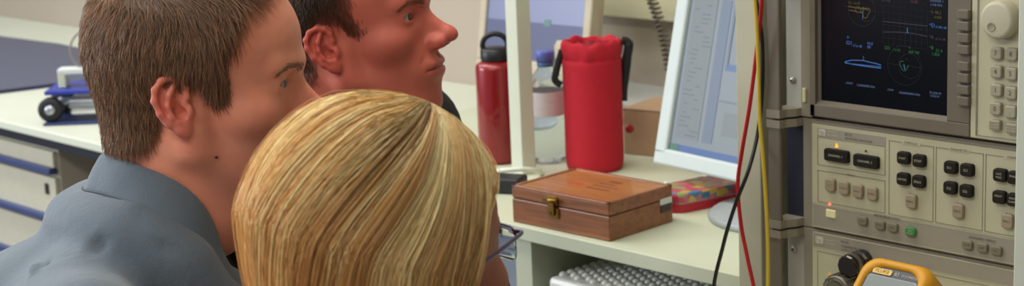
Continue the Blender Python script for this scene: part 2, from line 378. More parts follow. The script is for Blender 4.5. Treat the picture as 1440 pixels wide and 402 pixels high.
def slab(b, z0, z1, m, x0=0, y0=0, x1=.16, y1=.078, r=.025, bev=.004):
    P = rrect(x0, y0, x1, y1, r, 8); b.prism(P, -z1, -z0, m, T @ Matrix(((1, 0, 0, 0), (0, 0, 1, 0), (0, -1, 0, 0), (0, 0, 0, 1))), bev)
t = thing('pencil_tin', 'red tin case with colourful patterned lid behind the wooden box', 'tin', (p0[0], p0[1], .8405))
b = MB(); slab(b, 0, .0135, mre, bev=.0); slab(b, .013, .0155, mat('tin_rim_silver', 'b9a8ac', .3, .6), .001, .001, .159, .077, .024, 0); b.build('body', t)
b = MB(); slab(b, .0158, .03, mtp); 
for i, (a, c) in enumerate(((.05, '3e6f96'), (.085, 'b39a3a'), (.118, '3e6f96'), (.145, 'b3202f'))):
    b.box((a, -.0006, .018), (a + .016, .001, .027), mat('tin_' + c, c, .4, var=0), 0, T)
b.build('lid', t, label='patterned lid')

# ================================================================ red bottle bag
o = onz(837, 247, .8405) + np.array([.0, .05, 0]); o = np.array([*onz(837, 236, .8405)[:2], .8405])
Zb = float((o - CAM) @ FW); s_ = Zb / FPX
mrf = mat('red_neoprene', 'b80c26', .8, var=.05, scale=60, bump=.5, bscale=500)
mrf2 = mat('red_seam', '8e1220', .8)
R_ = 41 * s_; HH = 178 * s_ / math.cos(_pi)
t = thing('bottle_bag', 'tall red drawstring bottle bag with black straps on the shelf', 'bag', tuple(o))
n = 64; prof = [(.9, 0), (.97, .006), (1.0, .02), (1.0, HH * .5), (1.01, HH * .82), (1.015, HH * .855), (.985, HH * .865), (1.01, HH * .875), (1.04, HH * .93), (1.02, HH * .975), (.95, HH), (.85, HH * .995), (.8, HH * .96)]
vs = []; fs = []
for k, (r, h) in enumerate(prof):
    for i in range(n):
        a = 2 * math.pi * i / n; w = 0
        if k > 6: w = .022 * math.sin(13 * a + k) + .018 * math.sin(7 * a + 1)
        zz = h + (.0018 * math.sin(9 * a) + .0018 * math.sin(4 * a + 2) if k > 8 else 0)
        vs.append((o[0] + R_ * (r + w) * math.cos(a), o[1] + R_ * (r + w) * math.sin(a), o[2] + zz))
for k in range(len(prof) - 1):
    for i in range(n):
        j = (i + 1) % n; fs.append([k * n + i, k * n + j, (k + 1) * n + j, (k + 1) * n + i])
fs.append(list(range(n)))
b = MB().add(vs, fs, mrf, True); b.build('sleeve', t)
vs = [(o[0], o[1], o[2] + HH * .93)] + [(o[0] + R_ * .82 * math.cos(2 * math.pi * i / n), o[1] + R_ * .82 * math.sin(2 * math.pi * i / n), o[2] + HH * (.965 + .012 * math.sin(i * 1.3))) for i in range(n)]
MB().add(vs, [[0, 1 + i, 1 + (i + 1) % n] for i in range(n)], mrf2, True).build('gathered_top', t)
b = MB(); a_ = [o + R0 * (R_ * 1.03) + np.array([0, 0, h]) for h in (HH * .99, HH * .96, HH * .8, HH * .62, HH * .52)]
off = [0, .012, .006, .002, .001]
b.tube([tuple(q + R0 * e) for q, e in zip(a_, off)], [.006] * 6 + [.008] * 8 + [.006] * 40, mat('black_webbing', '17171a', .7), 8)
b.tube([tuple(o + R0 * (R_ * 1.02) + np.array([0, 0, HH * .97])), tuple(o + R0 * (R_ * 1.22) + np.array([0, 0, HH * .95])), tuple(o + R0 * (R_ * 1.26) + np.array([0, 0, HH * .84])), tuple(o + R0 * (R_ * 1.05) + np.array([0, 0, HH * .55]))], .0045, mat('black_webbing', ''), 8)
b.build('strap', t, label='black strap')
b = MB(); b.tube([tuple(o - R0 * (R_ * .99) + np.array([0, 0, h]) - R0 * e) for h, e in ((HH * .93, 0), (HH * .85, .006), (HH * .76, .012), (HH * .7, .014), (HH * .66, .004))], .006, mat('black_webbing', ''), 8)
b.build('strap', t, label='black strap')
# ================================================================ red metal bottle
zc = 3.1
o = np.array([*onz(703, 226, .8405)[:2], .8405]); s_ = float((o - CAM) @ FW) / FPX; r = 29 * s_
t = thing('drinking_bottle', 'dark red metal drinking bottle with black screw cap behind the white post', 'bottle', tuple(o))
hb = 143 * s_
MB().lathe([(r * .9, 0), (r, .006), (r, hb * .93), (r * .96, hb * .965), (r * .8, hb * .985), (r * .7, hb)], mat('red_aluminium', '860713', .35, .15, var=.04, coat=.5), TR(*o), 40).build('body', t)
b = MB(); mcap = mat('cap_black', '141417', .45)
b.lathe([(r * .68, hb - .002), (r * .72, hb + .004), (r * .72, hb + 15 * s_), (r * .6, hb + 18 * s_), (r * .3, hb + 19 * s_)], mcap, TR(*o), 32)
cp = b.build('cap', t)
b = MB(); c = o + np.array([0, 0, hb + 22 * s_])
b.tube([tuple(c + R0 * (r * .6 * math.cos(a)) + ZV * (r * .52 * math.sin(a))) for a in [math.radians(d) for d in range(-30, 211, 20)]], .0048, mcap, 10)
b.build('carry_loop', cp)
# ================================================================ clear water bottle
o = np.array([*onz(772, 226, .8405)[:2], .8405]); s_ = float((o - CAM) @ FW) / FPX; r = 25 * s_
mpet = mat('clear_plastic', 'dfe6ea', .08, trans=.92, ior=1.15, var=0); 
t = thing('water_bottle', 'clear plastic water bottle with blue cap between post and red bag', 'bottle', tuple(o))
h = 150 * s_
prof = [(r * .7, 0), (r * .95, .004)]
for i in range(12): prof.append((r * (.97 + .03 * math.cos(i * math.pi)), .01 + i * h * .036))
prof += [(r, h * .47), (r, h * .68), (r * .98, h * .74), (r * .8, h * .81), (r * .5, h * .87), (r * .42, h * .9), (r * .42, h * .93)]
MB().lathe(prof, mpet, TR(*o), 40).build('body', t)
MB().lathe([(r * 1.012, h * .45), (r * 1.015, h * .46), (r * 1.015, h * .665), (r * 1.012, h * .675)], mat('label_white', 'd0c6c8', .5, var=.05, scale=40, stretch=(1, 1, 6)), TR(*o), 40, close=False).build('paper_label', t, label='white wrap-round label')
MB().lathe([(r * .46, h * .9), (r * .48, h * .905), (r * .48, h * .95)], mat('blue_ring', '4e7fb4', .4, trans=.3), TR(*o), 24).build('neck_ring', t)
MB().lathe([(r * .5, h * .95), (r * .54, h * .955), (r * .54, h * 1.035), (r * .5, h * 1.045)], mat('cap_blue', '5a67b4', .4), TR(*o), 28).build('cap', t)
# small cardboard box
A_ = onz(873, 222, .8405); 
T = Matrix.Translation((A_[0] - .02, A_[1] + .03, .8405)) @ Matrix.Rotation(math.radians(12), 4, 'Z')
t = thing('cardboard_box', 'small brown cardboard box between red bag and white monitor', 'box', (A_[0], A_[1], .8405))
mcb = mat('cardboard', 'a5886a', .8, var=.06, scale=20)
MB().box((0, 0, 0), (.17, .12, .082), mcb, .001, T).build('carton', t)
b = MB(); b.box((-.001, -.001, .082), (.171, .061, .0835), mcb, .0004, T); b.box((-.001, .0615, .082), (.171, .121, .0835), mcb, .0004, T); b.build('flap', t)
q = atZ(885, 181, float((A_ - CAM) @ FW) - .03)
b = MB(); b.lathe([(.001, -.008), (.006, -.006), (.008, 0), (.006, .006), (.001, .008)], mat('knob_red', 'a81c2c', .4), TR(*q), 16)
b.tube([tuple(q), tuple(q + np.array([-.03, .03, 0]))], .002, mat('knob_red', ''), 6)
b.build('pull_tag', t, label='small red pull on the carton')
# black adapter behind the box left
q = onz(706, 275, .8405)
T = Matrix.Translation((q[0], q[1] + .01, .8405)) @ Matrix.Rotation(math.radians(25), 4, 'Z')
t = thing('power_adapter', 'black power adapter on the shelf left of the wooden box', 'adapter', (q[0], q[1], .8405))
MB().box((-.11, 0, 0), (.022, .045, .026), mat('adapter_black', '1c1d1f', .55), .005, T, 3).build('housing', t)
MB().tube([tuple(T @ Vector(p)) for p in ((-.11, .03, .015), (-.15, .04, .006), (-.2, .02, .005), (-.28, .06, .005))], .003, mat('adapter_black', '')).build('lead', t)
# cable around the post
mcw = mat('cable_white', 'e2e8da', .5)
z_ = 2.88
b = MB(); b.tube([tuple(atZ(x, y, Z)) for x, y, Z in ((640, 252, 2.86), (668, 245, 2.87), (692, 242, 2.88), (715, 239, 2.87), (740, 238, 2.87), (756, 240, 2.9), (764, 246, 2.95), (770, 250, 3.0))], .0042, mcw)
b.build('white_cable', label='white cable curving round the foot of the post', category='cable')
b = MB(); b.tube([tuple(onz(x, y, .8445)) for x, y in ((935, 258), (955, 256), (975, 252), (990, 248), (1015, 256))], .0035, mcw)
b.build('monitor_cable', label='pale cable lying on the shelf under the white monitor', category='cable')
mtc = mat('taupe_cable', '')
b = MB(); b.tube([tuple(onv(x, y, WV - .03)) for x, y in ((806, -8), (812, 20), (822, 48), (842, 80), (868, 108), (905, 138), (945, 160))], .0022, mtc)
b.build('wall_cable', label='thin cable drooping on the wall behind the red bag', category='cable')
b = MB(); b.tube([tuple(onz(x, y, .8425)) for x, y in ((895, 165), (912, 158), (930, 153), (950, 150))], .003, mtc); b.build('shelf_cable', label='thin grey cable on the pale board beside the cardboard box', category='cable')
# coiled cord
b = MB(); A_ = onv(912, -12, 2.6); B_ = onv(942, 100, 2.6); pts = []; K = 17 * 9
ax = (B_ - A_); L_ = np.linalg.norm(ax); ax = ax / L_; e1 = np.cross(ax, [0, 1, 0]); e1 /= np.linalg.norm(e1); e2 = np.cross(ax, e1)
for i in range(K):
    a = i / 9 * 2 * math.pi; s = i / K; pts.append(tuple(A_ + ax * L_ * s + (e1 * math.cos(a) + e2 * math.sin(a)) * .010 + e1 * .008 * math.sin(s * 3)))
b.tube(pts, .0026, mat('coil_taupe', '5c5246', .5), 6, raw=True); b.build('coiled_cord', label='coiled telephone-style cord hanging left of the white monitor', category='cord')
# test leads
def lead(name, col, pts, label):
    P_ = [tuple(onv(x, y, v)) for x, y, v in pts]; P_.append((max(P_[-1][0], -1.345), P_[-1][1] - .01, .784)); b = MB(); b.tube(P_, .0026, mat('lead_' + col, {'yellow': 'c9ac35', 'red': 'b5131c', 'black': '141414'}[col], .4, var=.02), 10)
    b.build(name, label=label, category='test lead', group='test leads hanging before the divider panel')
lead('test_lead', 'yellow', ((1059, -20, 1.66), (1063, 20, 1.66), (1066.5, 90, 1.66), (1068, 160, 1.66), (1073, 220, 1.66), (1077, 280, 1.66), (1080, 350, 1.66), (1079, 420, 1.66)), 'yellow test lead hanging in front of the divider panel')
lead('test_lead', 'red', ((1072, -20, 1.67), (1070, 20, 1.672), (1063, 80, 1.675), (1054, 150, 1.675), (1043, 215, 1.675), (1037.5, 260, 1.675), (1042, 315, 1.675), (1051, 362, 1.675), (1062, 420, 1.675)), 'red test lead hanging in front of the divider panel')
lead('test_lead', 'black', ((1059, -20, 1.685), (1066, 15, 1.685), (1072, 60, 1.685), (1072, 125, 1.685), (1066, 185, 1.685), (1053, 238, 1.66), (1035, 285, 1.65), (1017, 345, 1.65), (1004, 420, 1.65)), 'black test lead crossing the red one before the panel')
# ================================================================ instruments
V0 = 1.72
def A(px, py, d=0.0):
    q = onv(px, py, V0 - d); return float(q[0]), float(q[2])
mpan = mat('panel_cream', 'b9b598', .6, var=.02, scale=20)
mpan2 = mat('panel_stone', '969081', .55, var=.02)
mfr = mat('frame_taupe', '878070', .55, var=.03)
mfl = mat('flange_grey', 'a39f93', .5, var=.03)
mbz = mat('bezel_brown', '6b6355', .6, var=.03)
mln = mat('silk_line', '7d796c', .6, var=0)
mtx = mat('silk_text', '4f4b44', .6, var=0)
mkb = mat('key_black', '1f1b15', .7, var=.02, spec=.25)
mkt = mat('key_tan', '978a74', .55, var=.03)
mko = mat('key_olive', '79745f', .55, var=.03)
mkg = mat('key_green', '3f8047', .5, var=.03)
mkc = mat('key_legend', 'b9b29e', .6, var=0)
mnb = mat('vent_navy', '191d2e', .7)
Z_AB = (A(1143, 163)[1] + A(1428, 208)[1]) / 2     # joint upper / control unit
Z_BC = (A(1143, 317)[1] + A(1425, 380)[1]) / 2
Z_T = Z_AB + .178
UL = A(1128, 200)[0]; UR = UL + .425
UP = A(1143, 200)[0]
UF = A(1103, 100)[0]
def T3(u, z, d=0): return Matrix.Translation((u, V0 - d, z))
def key(parent, u, z, w, h, m, txt='', dep=.006, tm=None, name='key', r=.0022, ts=.0032, label=None, two=None):
    b = MB(); P = rrect(-w / 2, -h / 2, w / 2, h / 2, r, 3); b.prism(P, -dep, .001, m, T3(u, z), min(.0016, w * .15))
    if txt: b.text(txt, ts, tm or mtx, T3(u, z, dep + .0003))
    if two:
        for i, s in enumerate(two): b.text(s, ts, tm or mtx, T3(u, z + ts * .6 - i * ts * 1.2, dep + .0003))
    o = b.build(name, parent)
    if label: o['label'] = label
    return o
def frame_lines(b, u0, z0, u1, z1, w=.0006, m=None):
    m = m or mln; y0, y1 = V0 - .0025, V0 - .0018
    b.box((u0, y0, z0), (u1, y1, z0 + w), m); b.box((u0, y0, z1 - w), (u1, y1, z1), m); b.box((u0, y0, z0), (u0 + w, y1, z1), m); b.box((u1 - w, y0, z0), (u1, y1, z1), m)
def mount(t, z0, z1, dark, screw):
    """rack flange with protruding pull handle at the left end"""
    b = MB(); b.box((UF, V0 + .004, z0 + .001), (UL, V0 + .01, z1 - .001), mnb if dark else mfl, .0008); fl = b.build('rack_flange', t)
    if screw is not None:
        for zz in screw:
            s = MB(); s.lathe([(.0045, 0), (.0045, -.0015), (.003, -.0028), (.001, -.003)], mat('screw_steel', 'a7a296', .35, .6), T3(UF + .0105, zz, -.004), 20, ax='y')
            s.box((-.0012, -.0035, -.0012), (.0012, -.0029, .0012), mat('slot_dark', '35312b', .6), 0, T3(UF + .006 + .0035, zz, -.004)); s.build('screw', fl)
def handle(t, z0, z1):
    """pull handle standing out in front of the flange: bar plus two curved ends"""
    b = MB(); uo = UF + .002; q = .034; th = .010
    b.box((UF - .002, V0 - q + .0015, z0 + .004), (UF + .017, V0 - q + .008, z1 - .004), mbz, .002)
    for zz in (z0 + .0015, z1 - .0015 - th):
        vs = []; fs = []
        up = zz > (z0 + z1) / 2
        path = [(V0 + .005, UF, UL + .0015), (V0 - .010, UF - .001, UL - .001), (V0 - .022, UF - .003, UL - .008), (V0 - q, UF - .003, UF + .018)]
        for y, a, c in path: vs += [(a, y, zz), (c, y, zz), (c, y, zz + th), (a, y, zz + th)]
        for k in range(3):
            for i in range(4): fs.append([k * 4 + i, k * 4 + (i + 1) % 4, (k + 1) * 4 + (i + 1) % 4, (k + 1) * 4 + i])
        fs += [[3, 2, 1, 0], [12, 13, 14, 15]]
        b.add(vs, fs, mfr)
    b.build('handle', t)
# ---------------- upper display unit
t = thing('analyzer_display', 'upper instrument with dark colour screen, softkeys and round knob', 'network analyzer', ((UL + UR) / 2, 1.95, Z_AB))
MB().box((UL, V0 + .006, Z_AB), (UR, V0 + .45, Z_T), mfr, .001).build('chassis', t)
mount(t, Z_AB, Z_T, False, (A(1109, 113)[1],)); handle(t, Z_AB, Z_T)
# frame column and bezel (recess around screen)
us0, zs0 = A(1153, 140); us1 = A(1335, 167)[0]; zs0 = (A(1155, 139)[1] + A(1335, 167)[1]) / 2
ub1 = A(1367, 190)[0]; zb0 = Z_AB + .004
b = MB(); b.box((UL, V0 - .002, Z_AB + .001), (UP, V0 + .006, Z_T), mfr, .0008)
zz = A(1133, 133)[1]; b.build('side_frame', t)
b = MB(); u_ = A(1133.5, 133)[0]; b.box((u_ - .0025, V0 - .005, zz - .009), (u_ + .0025, V0 - .002, zz + .009), mat('ivory_button', 'cfc79e', .4), .0008); b.build('power_button', t, label='narrow ivory button')
def quadring(b, o, i, yo, yi, m):
    (a0, c0, a1, c1), (e0, g0, e1, g1) = o, i
    O = [(a0, yo, c0), (a1, yo, c0), (a1, yo, c1), (a0, yo, c1)]; I = [(e0, yi, g0), (e1, yi, g0), (e1, yi, g1), (e0, yi, g1)]
    b.add(O + I, [[k, (k + 1) % 4, 4 + (k + 1) % 4, 4 + k] for k in range(4)], m)
zst = Z_T - .016
b = MB(); yb = V0 - .006
bot = .0
b.box((UP, yb, zb0), (ub1, V0 + .006, zs0 - .004), mbz, .0012); b.box((UP, yb, zst + .004), (ub1, V0 + .006, Z_T - .002), mbz, .0012)
b.box((UP, yb, zb0), (us0 - .003, V0 + .006, Z_T - .002), mbz, .0012)
quadring(b, (UP + .002, zs0 - .005, us1 + .002, zst + .005), (us0, zs0, us1, zst), yb, V0 + .003, mbz)
b.box((us1, yb, zs0 - .004), (ub1, V0 + .006, Z_T - .002), mbz, .0012)
bez = b.build('bezel', t)
for py in (19, 35.5, 52, 68.5, 92, 108.5, 125, 141):
    u, z = A(1355, py + 1, .01); key(t, u, z, .0155, .0108, mbz, '', .0125, name='softkey', r=.0012)
# screen with its traces
sb = MB(); scm = mat('crt_black', '07080c', .22, var=0, emit='0b0d16', estr=.35)
sb.box((us0, V0 + .003, zs0), (us1, V0 + .006, zst), scm)
def ln(name, c, k): return mat(name, '000000', .5, emit=c, estr=k, var=0)
sB = ln('tr_blue', '4a80cc', .6); sBl = ln('tr_paleblue', '7c92c4', .45); sG = ln('tr_green', '2f8a38', .45); sY = ln('tr_yellow', '82701e', .4); sP = ln('tr_purple', '7a6480', .32); sGr = ln('tr_grid', '3b4034', .28); sR = ln('tr_red', '8a4a58', .45)
yS = V0 + .0024
def SP(px, py):
    q = onv(px, py, yS); return (float(q[0]), yS, float(q[2]))
def line(pts, w, m):
    for a, c in zip(pts[:-1], pts[1:]):
        a, c = SP(*a), SP(*c); dx, dz = c[0] - a[0], c[2] - a[2]; l = math.hypot(dx, dz) or 1e-6; nx, nz = -dz / l * w / 2, dx / l * w / 2
        sb.add([(a[0] + nx, yS, a[2] + nz), (a[0] - nx, yS, a[2] - nz), (c[0] - nx, yS, c[2] - nz), (c[0] + nx, yS, c[2] + nz)], [[0, 1, 2, 3]], m)
def stx(txt, px, py, size, m, sx=1):
    q = SP(px, py); sb.text(txt, size, m, Matrix.Translation((q[0], yS - .0001, q[2])), 'LEFT', sx)
def circ(px, py, r, m, w=.0004, a0=0, a1=360, wob=0):
    c = SP(px, py); pts = []
    for d in range(a0, a1 + 1, 15):
        a = math.radians(d); rr = r * (1 + wob * math.sin(3 * a)); pts.append((c[0] + rr * math.cos(a), c[2] + rr * math.sin(a)))
    for (x0, z0), (x1, z1) in zip(pts[:-1], pts[1:]):
        dx, dz = x1 - x0, z1 - z0; l = math.hypot(dx, dz); nx, nz = -dz / l * w / 2, dx / l * w / 2
        sb.add([(x0 + nx, yS, z0 + nz), (x0 - nx, yS, z0 - nz), (x1 - nx, yS, z1 - nz), (x1 + nx, yS, z1 + nz)], [[0, 1, 2, 3]], m)
# upper left smith chart (yellow), upper right grid, lower left trace, lower right smith chart
circ(1212, 14, .020, sGr, .0004); circ(1218, 14, .014, sGr, .0003); line([(1186, 8), (1236, 17)], .0003, sGr)
circ(1217, 17, .0060, sY, .0008, 0, 360, .25); circ(1207, 14, .004, sY, .0007, 30, 220)
line([(1193, 9), (1222, 14)], .0014, sY); line([(1194, 14), (1212, 18)], .001, sY); line([(1214, 10), (1213, 27)], .0007, sBl)
stx('S11 1U FS', 1193, 4, .0042, sY); stx('1:48.2 0', 1196, -4, .004, sY)
for i in range(9):
    a = i / 8; line([(1242 + 62 * a, -2 + 9 * a), (1242 + 62 * a, 60 + 9 * a)], .0002, sGr)
for i in range(8): line([(1242, -2 + 9 * i), (1304, 7 + 9 * i)], .0002, sGr)
line([(1242, 30), (1270, 33), (1304, 36.5)], .0006, sP); line([(1242, 45), (1262, 45), (1285, 47), (1304, 51)], .0006, sP)
line([(1276, 39), (1276, 46)], .0012, sB); line([(1274.5, 45.5), (1277.5, 46)], .001, sB)
stx('S12 log', 1240, 0, .0042, sP); stx('10 dB/', 1280, 2, .0042, sR); stx('MARKER 1', 1308, 1, .0040, sBl); stx('114.8 GHz', 1308, 6.5, .0038, sBl)
stx('*1 48.2', 1308, 17, .0052, sY); stx('-2.068', 1313, 24, .0042, sY)
stx('*D', 1307, 35.5, .0066, sB); stx('-9.784 dB', 1315, 38, .0040, sB)
stx('*A', 1307, 52, .0055, sP); stx('-61.41 dB', 1315, 54.5, .0036, sP)
stx('S22', 1244, 67, .0055, sG); stx('1 U FS', 1255, 70, .0042, sG); stx('A', 1278, 67, .004, sG); stx('REF 200', 1278, 73, .0044, sG)
stx('*B', 1307, 67, .0058, sG); stx('51.4', 1316, 71, .0052, sG); stx('1.804', 1310, 76, .0050, sG)
stx('A', 1191, 52, .0045, sB); stx('S21', 1190, 60, .0062, sB); stx('-17.6 dB', 1198, 64, .0044, sB); stx('10.0', 1219, 61, .0052, sB); stx('dB/', 1219, 66, .0046, sB)
line([(1188, 87), (1197, 84.5), (1213, 85), (1230, 89), (1239, 91.5)], .0010, sB); line([(1188, 88), (1200, 90.5), (1220, 93.5), (1239, 96)], .0010, sB); line([(1214, 79), (1214.5, 85)], .0006, sBl); line([(1190, 89), (1239, 94)], .0007, sB)
circ(1272, 92, .024, sGr, .0003); circ(1279, 93, .015, sGr, .0003); line([(1248, 89), (1298, 96)], .0003, sGr)
circ(1271.5, 92, .0058, sG, .0007, 100, 380, .15); line([(1271, 90), (1272.5, 98)], .0010, sB); stx('*', 1274, 84, .004, sG)
stx('START', 1190, 116.5, .0034, sBl); stx('2.000000000 GHz', 1205, 119.5, .0038, sBl, .95)
stx('STOP', 1248, 126, .0036, sBl); stx('18.000000000 GHz', 1264, 130, .0038, sBl, 1.0)
stx('25 JUN 96', 1307, 130, .0038, sBl); stx('15:42:10', 1308, 134.5, .0036, sBl)
sb.build('screen', t)
# keypad panel
up0 = ub1 + .001
b = MB(); b.box((up0, V0 - .006, zb0), (UR - .002, V0 + .006, Z_T - .002), mpan, .0012)
uu0, zz0 = A(1372, 190, .006); y0, y1 = V0 - .0066, V0 - .0058
b.box((uu0, y0, zz0), (UR - .01, y1, zz0 + .0006), mln); b.box((uu0, y0, zz0), (uu0 + .0006, y1, Z_T - .01), mln); b.box((uu0 + .0015, y0, zz0), (uu0 + .0021, y1, Z_T - .01), mln)
b.build('keypad_panel', t)
ku, kz = A(1400, 29, .022)
b = MB(); b.lathe([(.0215, -.003), (.0225, -.006), (.0215, -.018), (.0195, -.0215), (.017, -.022)], mat('knob_cream', 'b7b29a', .5, var=.02), T3(ku, kz), 56, ax='y')
du, dz = A(1394, 38, .022)
b.lathe([(.0052, -.0225), (.0048, -.0229), (.0042, -.0226), (.0030, -.0222), (.0005, -.0221)], mat('dimple_tan', '8f8971', .6), T3(du, dz), 28, ax='y', close=False)
b.build('knob', t)
digits = [('7', 1400, 75), ('8', 1421.5, 76.5), ('4', 1400, 101), ('5', 1421, 104), ('1', 1400, 127), ('2', 1420.5, 131), ('0', 1399, 153), ('.', 1420, 157.5)]
for s, x, y in digits:
    u, z = A(x, y, .012)
    key(t, u, z, .0145, .0140, mat('key_stone', '9d9782', .55, var=.02), s, .0125, r=.003, ts=.008); 
    key(t, u + .038, z, .0145, .0140, mat('key_stone', ''), {'7': '9', '4': '6', '1': '3', '0': '-'}[s], .0125, r=.003, ts=.008) if s in '7410' else None
for x, y in ((1398, 176), (1422, 181)):
    u, z = A(x, y, .012); b = MB(); b.prism(rrect(-.0072, -.0058, .0072, .0058, .002, 3), -.0125, .001, mat('key_stone', ''), T3(u, z), .0012)
    for k in (-1, 0, 1): b.box((-.0058, -.0129, k * .0032 - .0005), (.0058, -.0124, k * .0032 + .0005), mkt, 0, T3(u, z))
    b.build('key', t)
# ---------------- control unit
t = thing('analyzer_control', 'middle instrument with rows of black, tan and green keys', 'network analyzer', ((UL + UR) / 2, 1.95, Z_BC))
zt, zb = Z_AB - .0025, Z_BC + .003
MB().box((UL, V0 + .002, Z_BC), (UR, V0 + .45, Z_AB - .0008), mfr, .001).build('chassis', t)
mount(t, Z_BC, Z_AB, True, None); handle(t, Z_BC, Z_AB)
zg = Z_BC + .0345      # top of grey lower strip
b = MB(); b.box((UP, V0 - .002, zg), (UR - .004, V0 + .002, zt - .004), mpan, .0006); b.box((UP, V0 - .0015, zt - .004), (UR, V0 + .003, zt), mfr, .0004)
ux1 = A(1247, 200)[0]; gx = A(1151, 182)[0]
zh0 = A(1150, 190)[1]; zh1 = zt - .0085
b.box((gx, V0 - .0024, zh0), (ux1, V0 - .0019, zh1), mpan2)
secs = [A(x, 220)[0] for x in (1250, 1316, 1386, 1470)]
ztop = zt - .0095
frame_lines(b, gx, A(1150, 233)[1] + .002, ux1 - .0005, zh0 - .001)
frame_lines(b, gx, zg + .003, ux1 - .0005, A(1150, 238)[1])
for i in range(3):
    frame_lines(b, secs[i] + .0015, zg + .003, (secs[i + 1] if i < 2 else secs[i + 1]) - .0015, ztop - .002)
for i, s in enumerate(('STIMULUS', 'PARAMETER', 'FORMAT')):
    um = (secs[i] + secs[i + 1]) / 2; b.box((um - .013, V0 - .0026, ztop - .004), (um + .013, V0 - .0022, ztop - .0005), mpan); b.text(s, .0042, mtx, T3(um, ztop - .002, .0028))
b.text('MENUS', .0036, mtx, T3((gx + ux1) / 2, A(1150, 238)[1], .0028))
b.text('8510C', .0044, mtx, T3(gx + .042, zh1 - .0035, .0028), 'LEFT'); b.text('NETWORK ANALYZER', .0040, mtx, T3(gx + .042, zh1 - .0085, .0028), 'LEFT')
mlg = mat('logo_pale', 'c4c0b2', .5, var=0)
def hp_logo(b, u, z, s):
    b.prism(rrect(u, z - s / 2, u + s * 1.25, z + s / 2, s * .2), V0 - .0028, V0 - .0022, mlg)
    b.text('hp', s * .95, mpan2, Matrix.Translation((u + s * .62, V0 - .003, z)))
    b.text('HEWLETT', s * .42, mlg, Matrix.Translation((u + s * 1.5, V0 - .0028, z + s * .24)), 'LEFT'); b.text('PACKARD', s * .42, mlg, Matrix.Translation((u + s * 1.5, V0 - .0028, z - s * .24)), 'LEFT')
hp_logo(b, gx + .002, (zh0 + zh1) / 2, .0085)
b.build('front_panel', t)
b = MB(); b.box((UP, V0 - .0022, zb), (UR - .004, V0 + .002, zg), mpan2, .0006)
frame_lines(b, UP + .001, zb + .001, UR - .006, zg - .0006, .0007, mpan)
b.text('INSTRUMENT STATE', .0042, mtx, T3(*A(1249, 305), .0028)); b.text('AUXILIARY MENUS', .0042, mtx, T3(*A(1383, 336), .0028))
b.build('lower_strip', t, label='grey strip below the keys')
D = .006
for x, y, s in ((1176, 219, 'CHANNEL 1'), (1217.5, 227, 'CHANNEL 2')):
    u, z = A(x, y, D); key(t, u, z, .0365, .0155, mkb, s, D + .002, mkc, r=.003, ts=.0040)
def lamp(parent, x, y, w, m, name='indicator', lab=None, tri=False):
    u, z = A(x, y, .002); b = MB(); b.prism([(-w, -w * 1.1), (w, -w * 1.1), (0, w * 1.3)] if tri else rrect(-w, -w, w, w, w * .7), -.0035, 0, m, T3(u, z)); o = b.build(name, parent)
    if lab: o['label'] = lab
lamp(t, 1177, 204.5, .0022, mat('led_amber', 'c98a30', .4, emit='ffb040', estr=1.2, var=0), lab='lit amber indicator', tri=True)
lamp(t, 1218, 212, .0011, mat('led_off', '3a3028', .4), lab='unlit indicator')
for x, y, s in ((1270.7, 222, 'START'), (1292.6, 226, 'STOP'), (1270.3, 251.6, 'CENTER'), (1292, 255.3, 'SPAN'), (1337, 235.4, 'S11'), (1360, 239, 'S21'), (1336.3, 264.2, 'S12'), (1359, 268.5, 'S22')):
    u, z = A(x, y, D); key(t, u, z, .0168, .0150, mkb, s, D + .003, mkc, r=.0035, ts=.0042 if len(s) < 5 else .0034)
for x, y, s in ((1406.5, 246.2, ('LOG', 'MAG')), (1427, 250, ('PHASE',)), (1405.6, 277.2, ('DELAY',)), (1426, 281, ('SMITH', 'CHART'))):
    u, z = A(x, y, D); key(t, u, z, .0168, .0150, mkb, '', D + .003, mkc, r=.0035, ts=.0034, two=s)
for x, y in ((1281, 283), (1347, 296.5), (1416.4, 311)):
    u, z = A(x, y, D); key(t, u, z, .0145, .0170, mkt, 'MENU', D + .002, r=.0035, ts=.0034)
for (x, y), s in zip(((1167.2, 260), (1186.7, 264.2), (1206.2, 268.5), (1226.3, 272.2)), ('CAL', 'DOMAIN', 'DISPLAY', 'MARKER')):
    u, z = A(x, y, D); key(t, u, z, .0145, .0165, mkt, s, D + .002, r=.0035, ts=.0027)
u, z = A(1168.3, 300.5, .003); key(t, u, z, .0150, .0105, mat('ivory_key', 'd6cf9f', .4, emit='d6cf9f', estr=.12, var=0), '', .004, name='power_switch', r=.0012, label='ivory square switch')
lamp(t, 1167.3, 287, .0017, mat('led_red', 'd06a50', .4, emit='ff7a50', estr=1.3, var=0), lab='lit red indicator')
for x, y, s in ((1212, 310.5, 'LOCAL'), (1236.6, 316.5, 'RECALL'), (1254.6, 320, 'SAVE'), (1359.5, 344.3, 'SYSTEM'), (1380.7, 348.5, 'COPY'), (1400.5, 352.5, 'DISC')):
    u, z = A(x, y, D); key(t, u, z, .0140, .0110, mko, s, D + .001, r=.003, ts=.0028)
u, z = A(1279.7, 326, D); key(t, u, z, .0150, .0110, mkg, '', D + .001, mkc, r=.004, ts=.0028, label='green key', two=('USER', 'PRESET'))
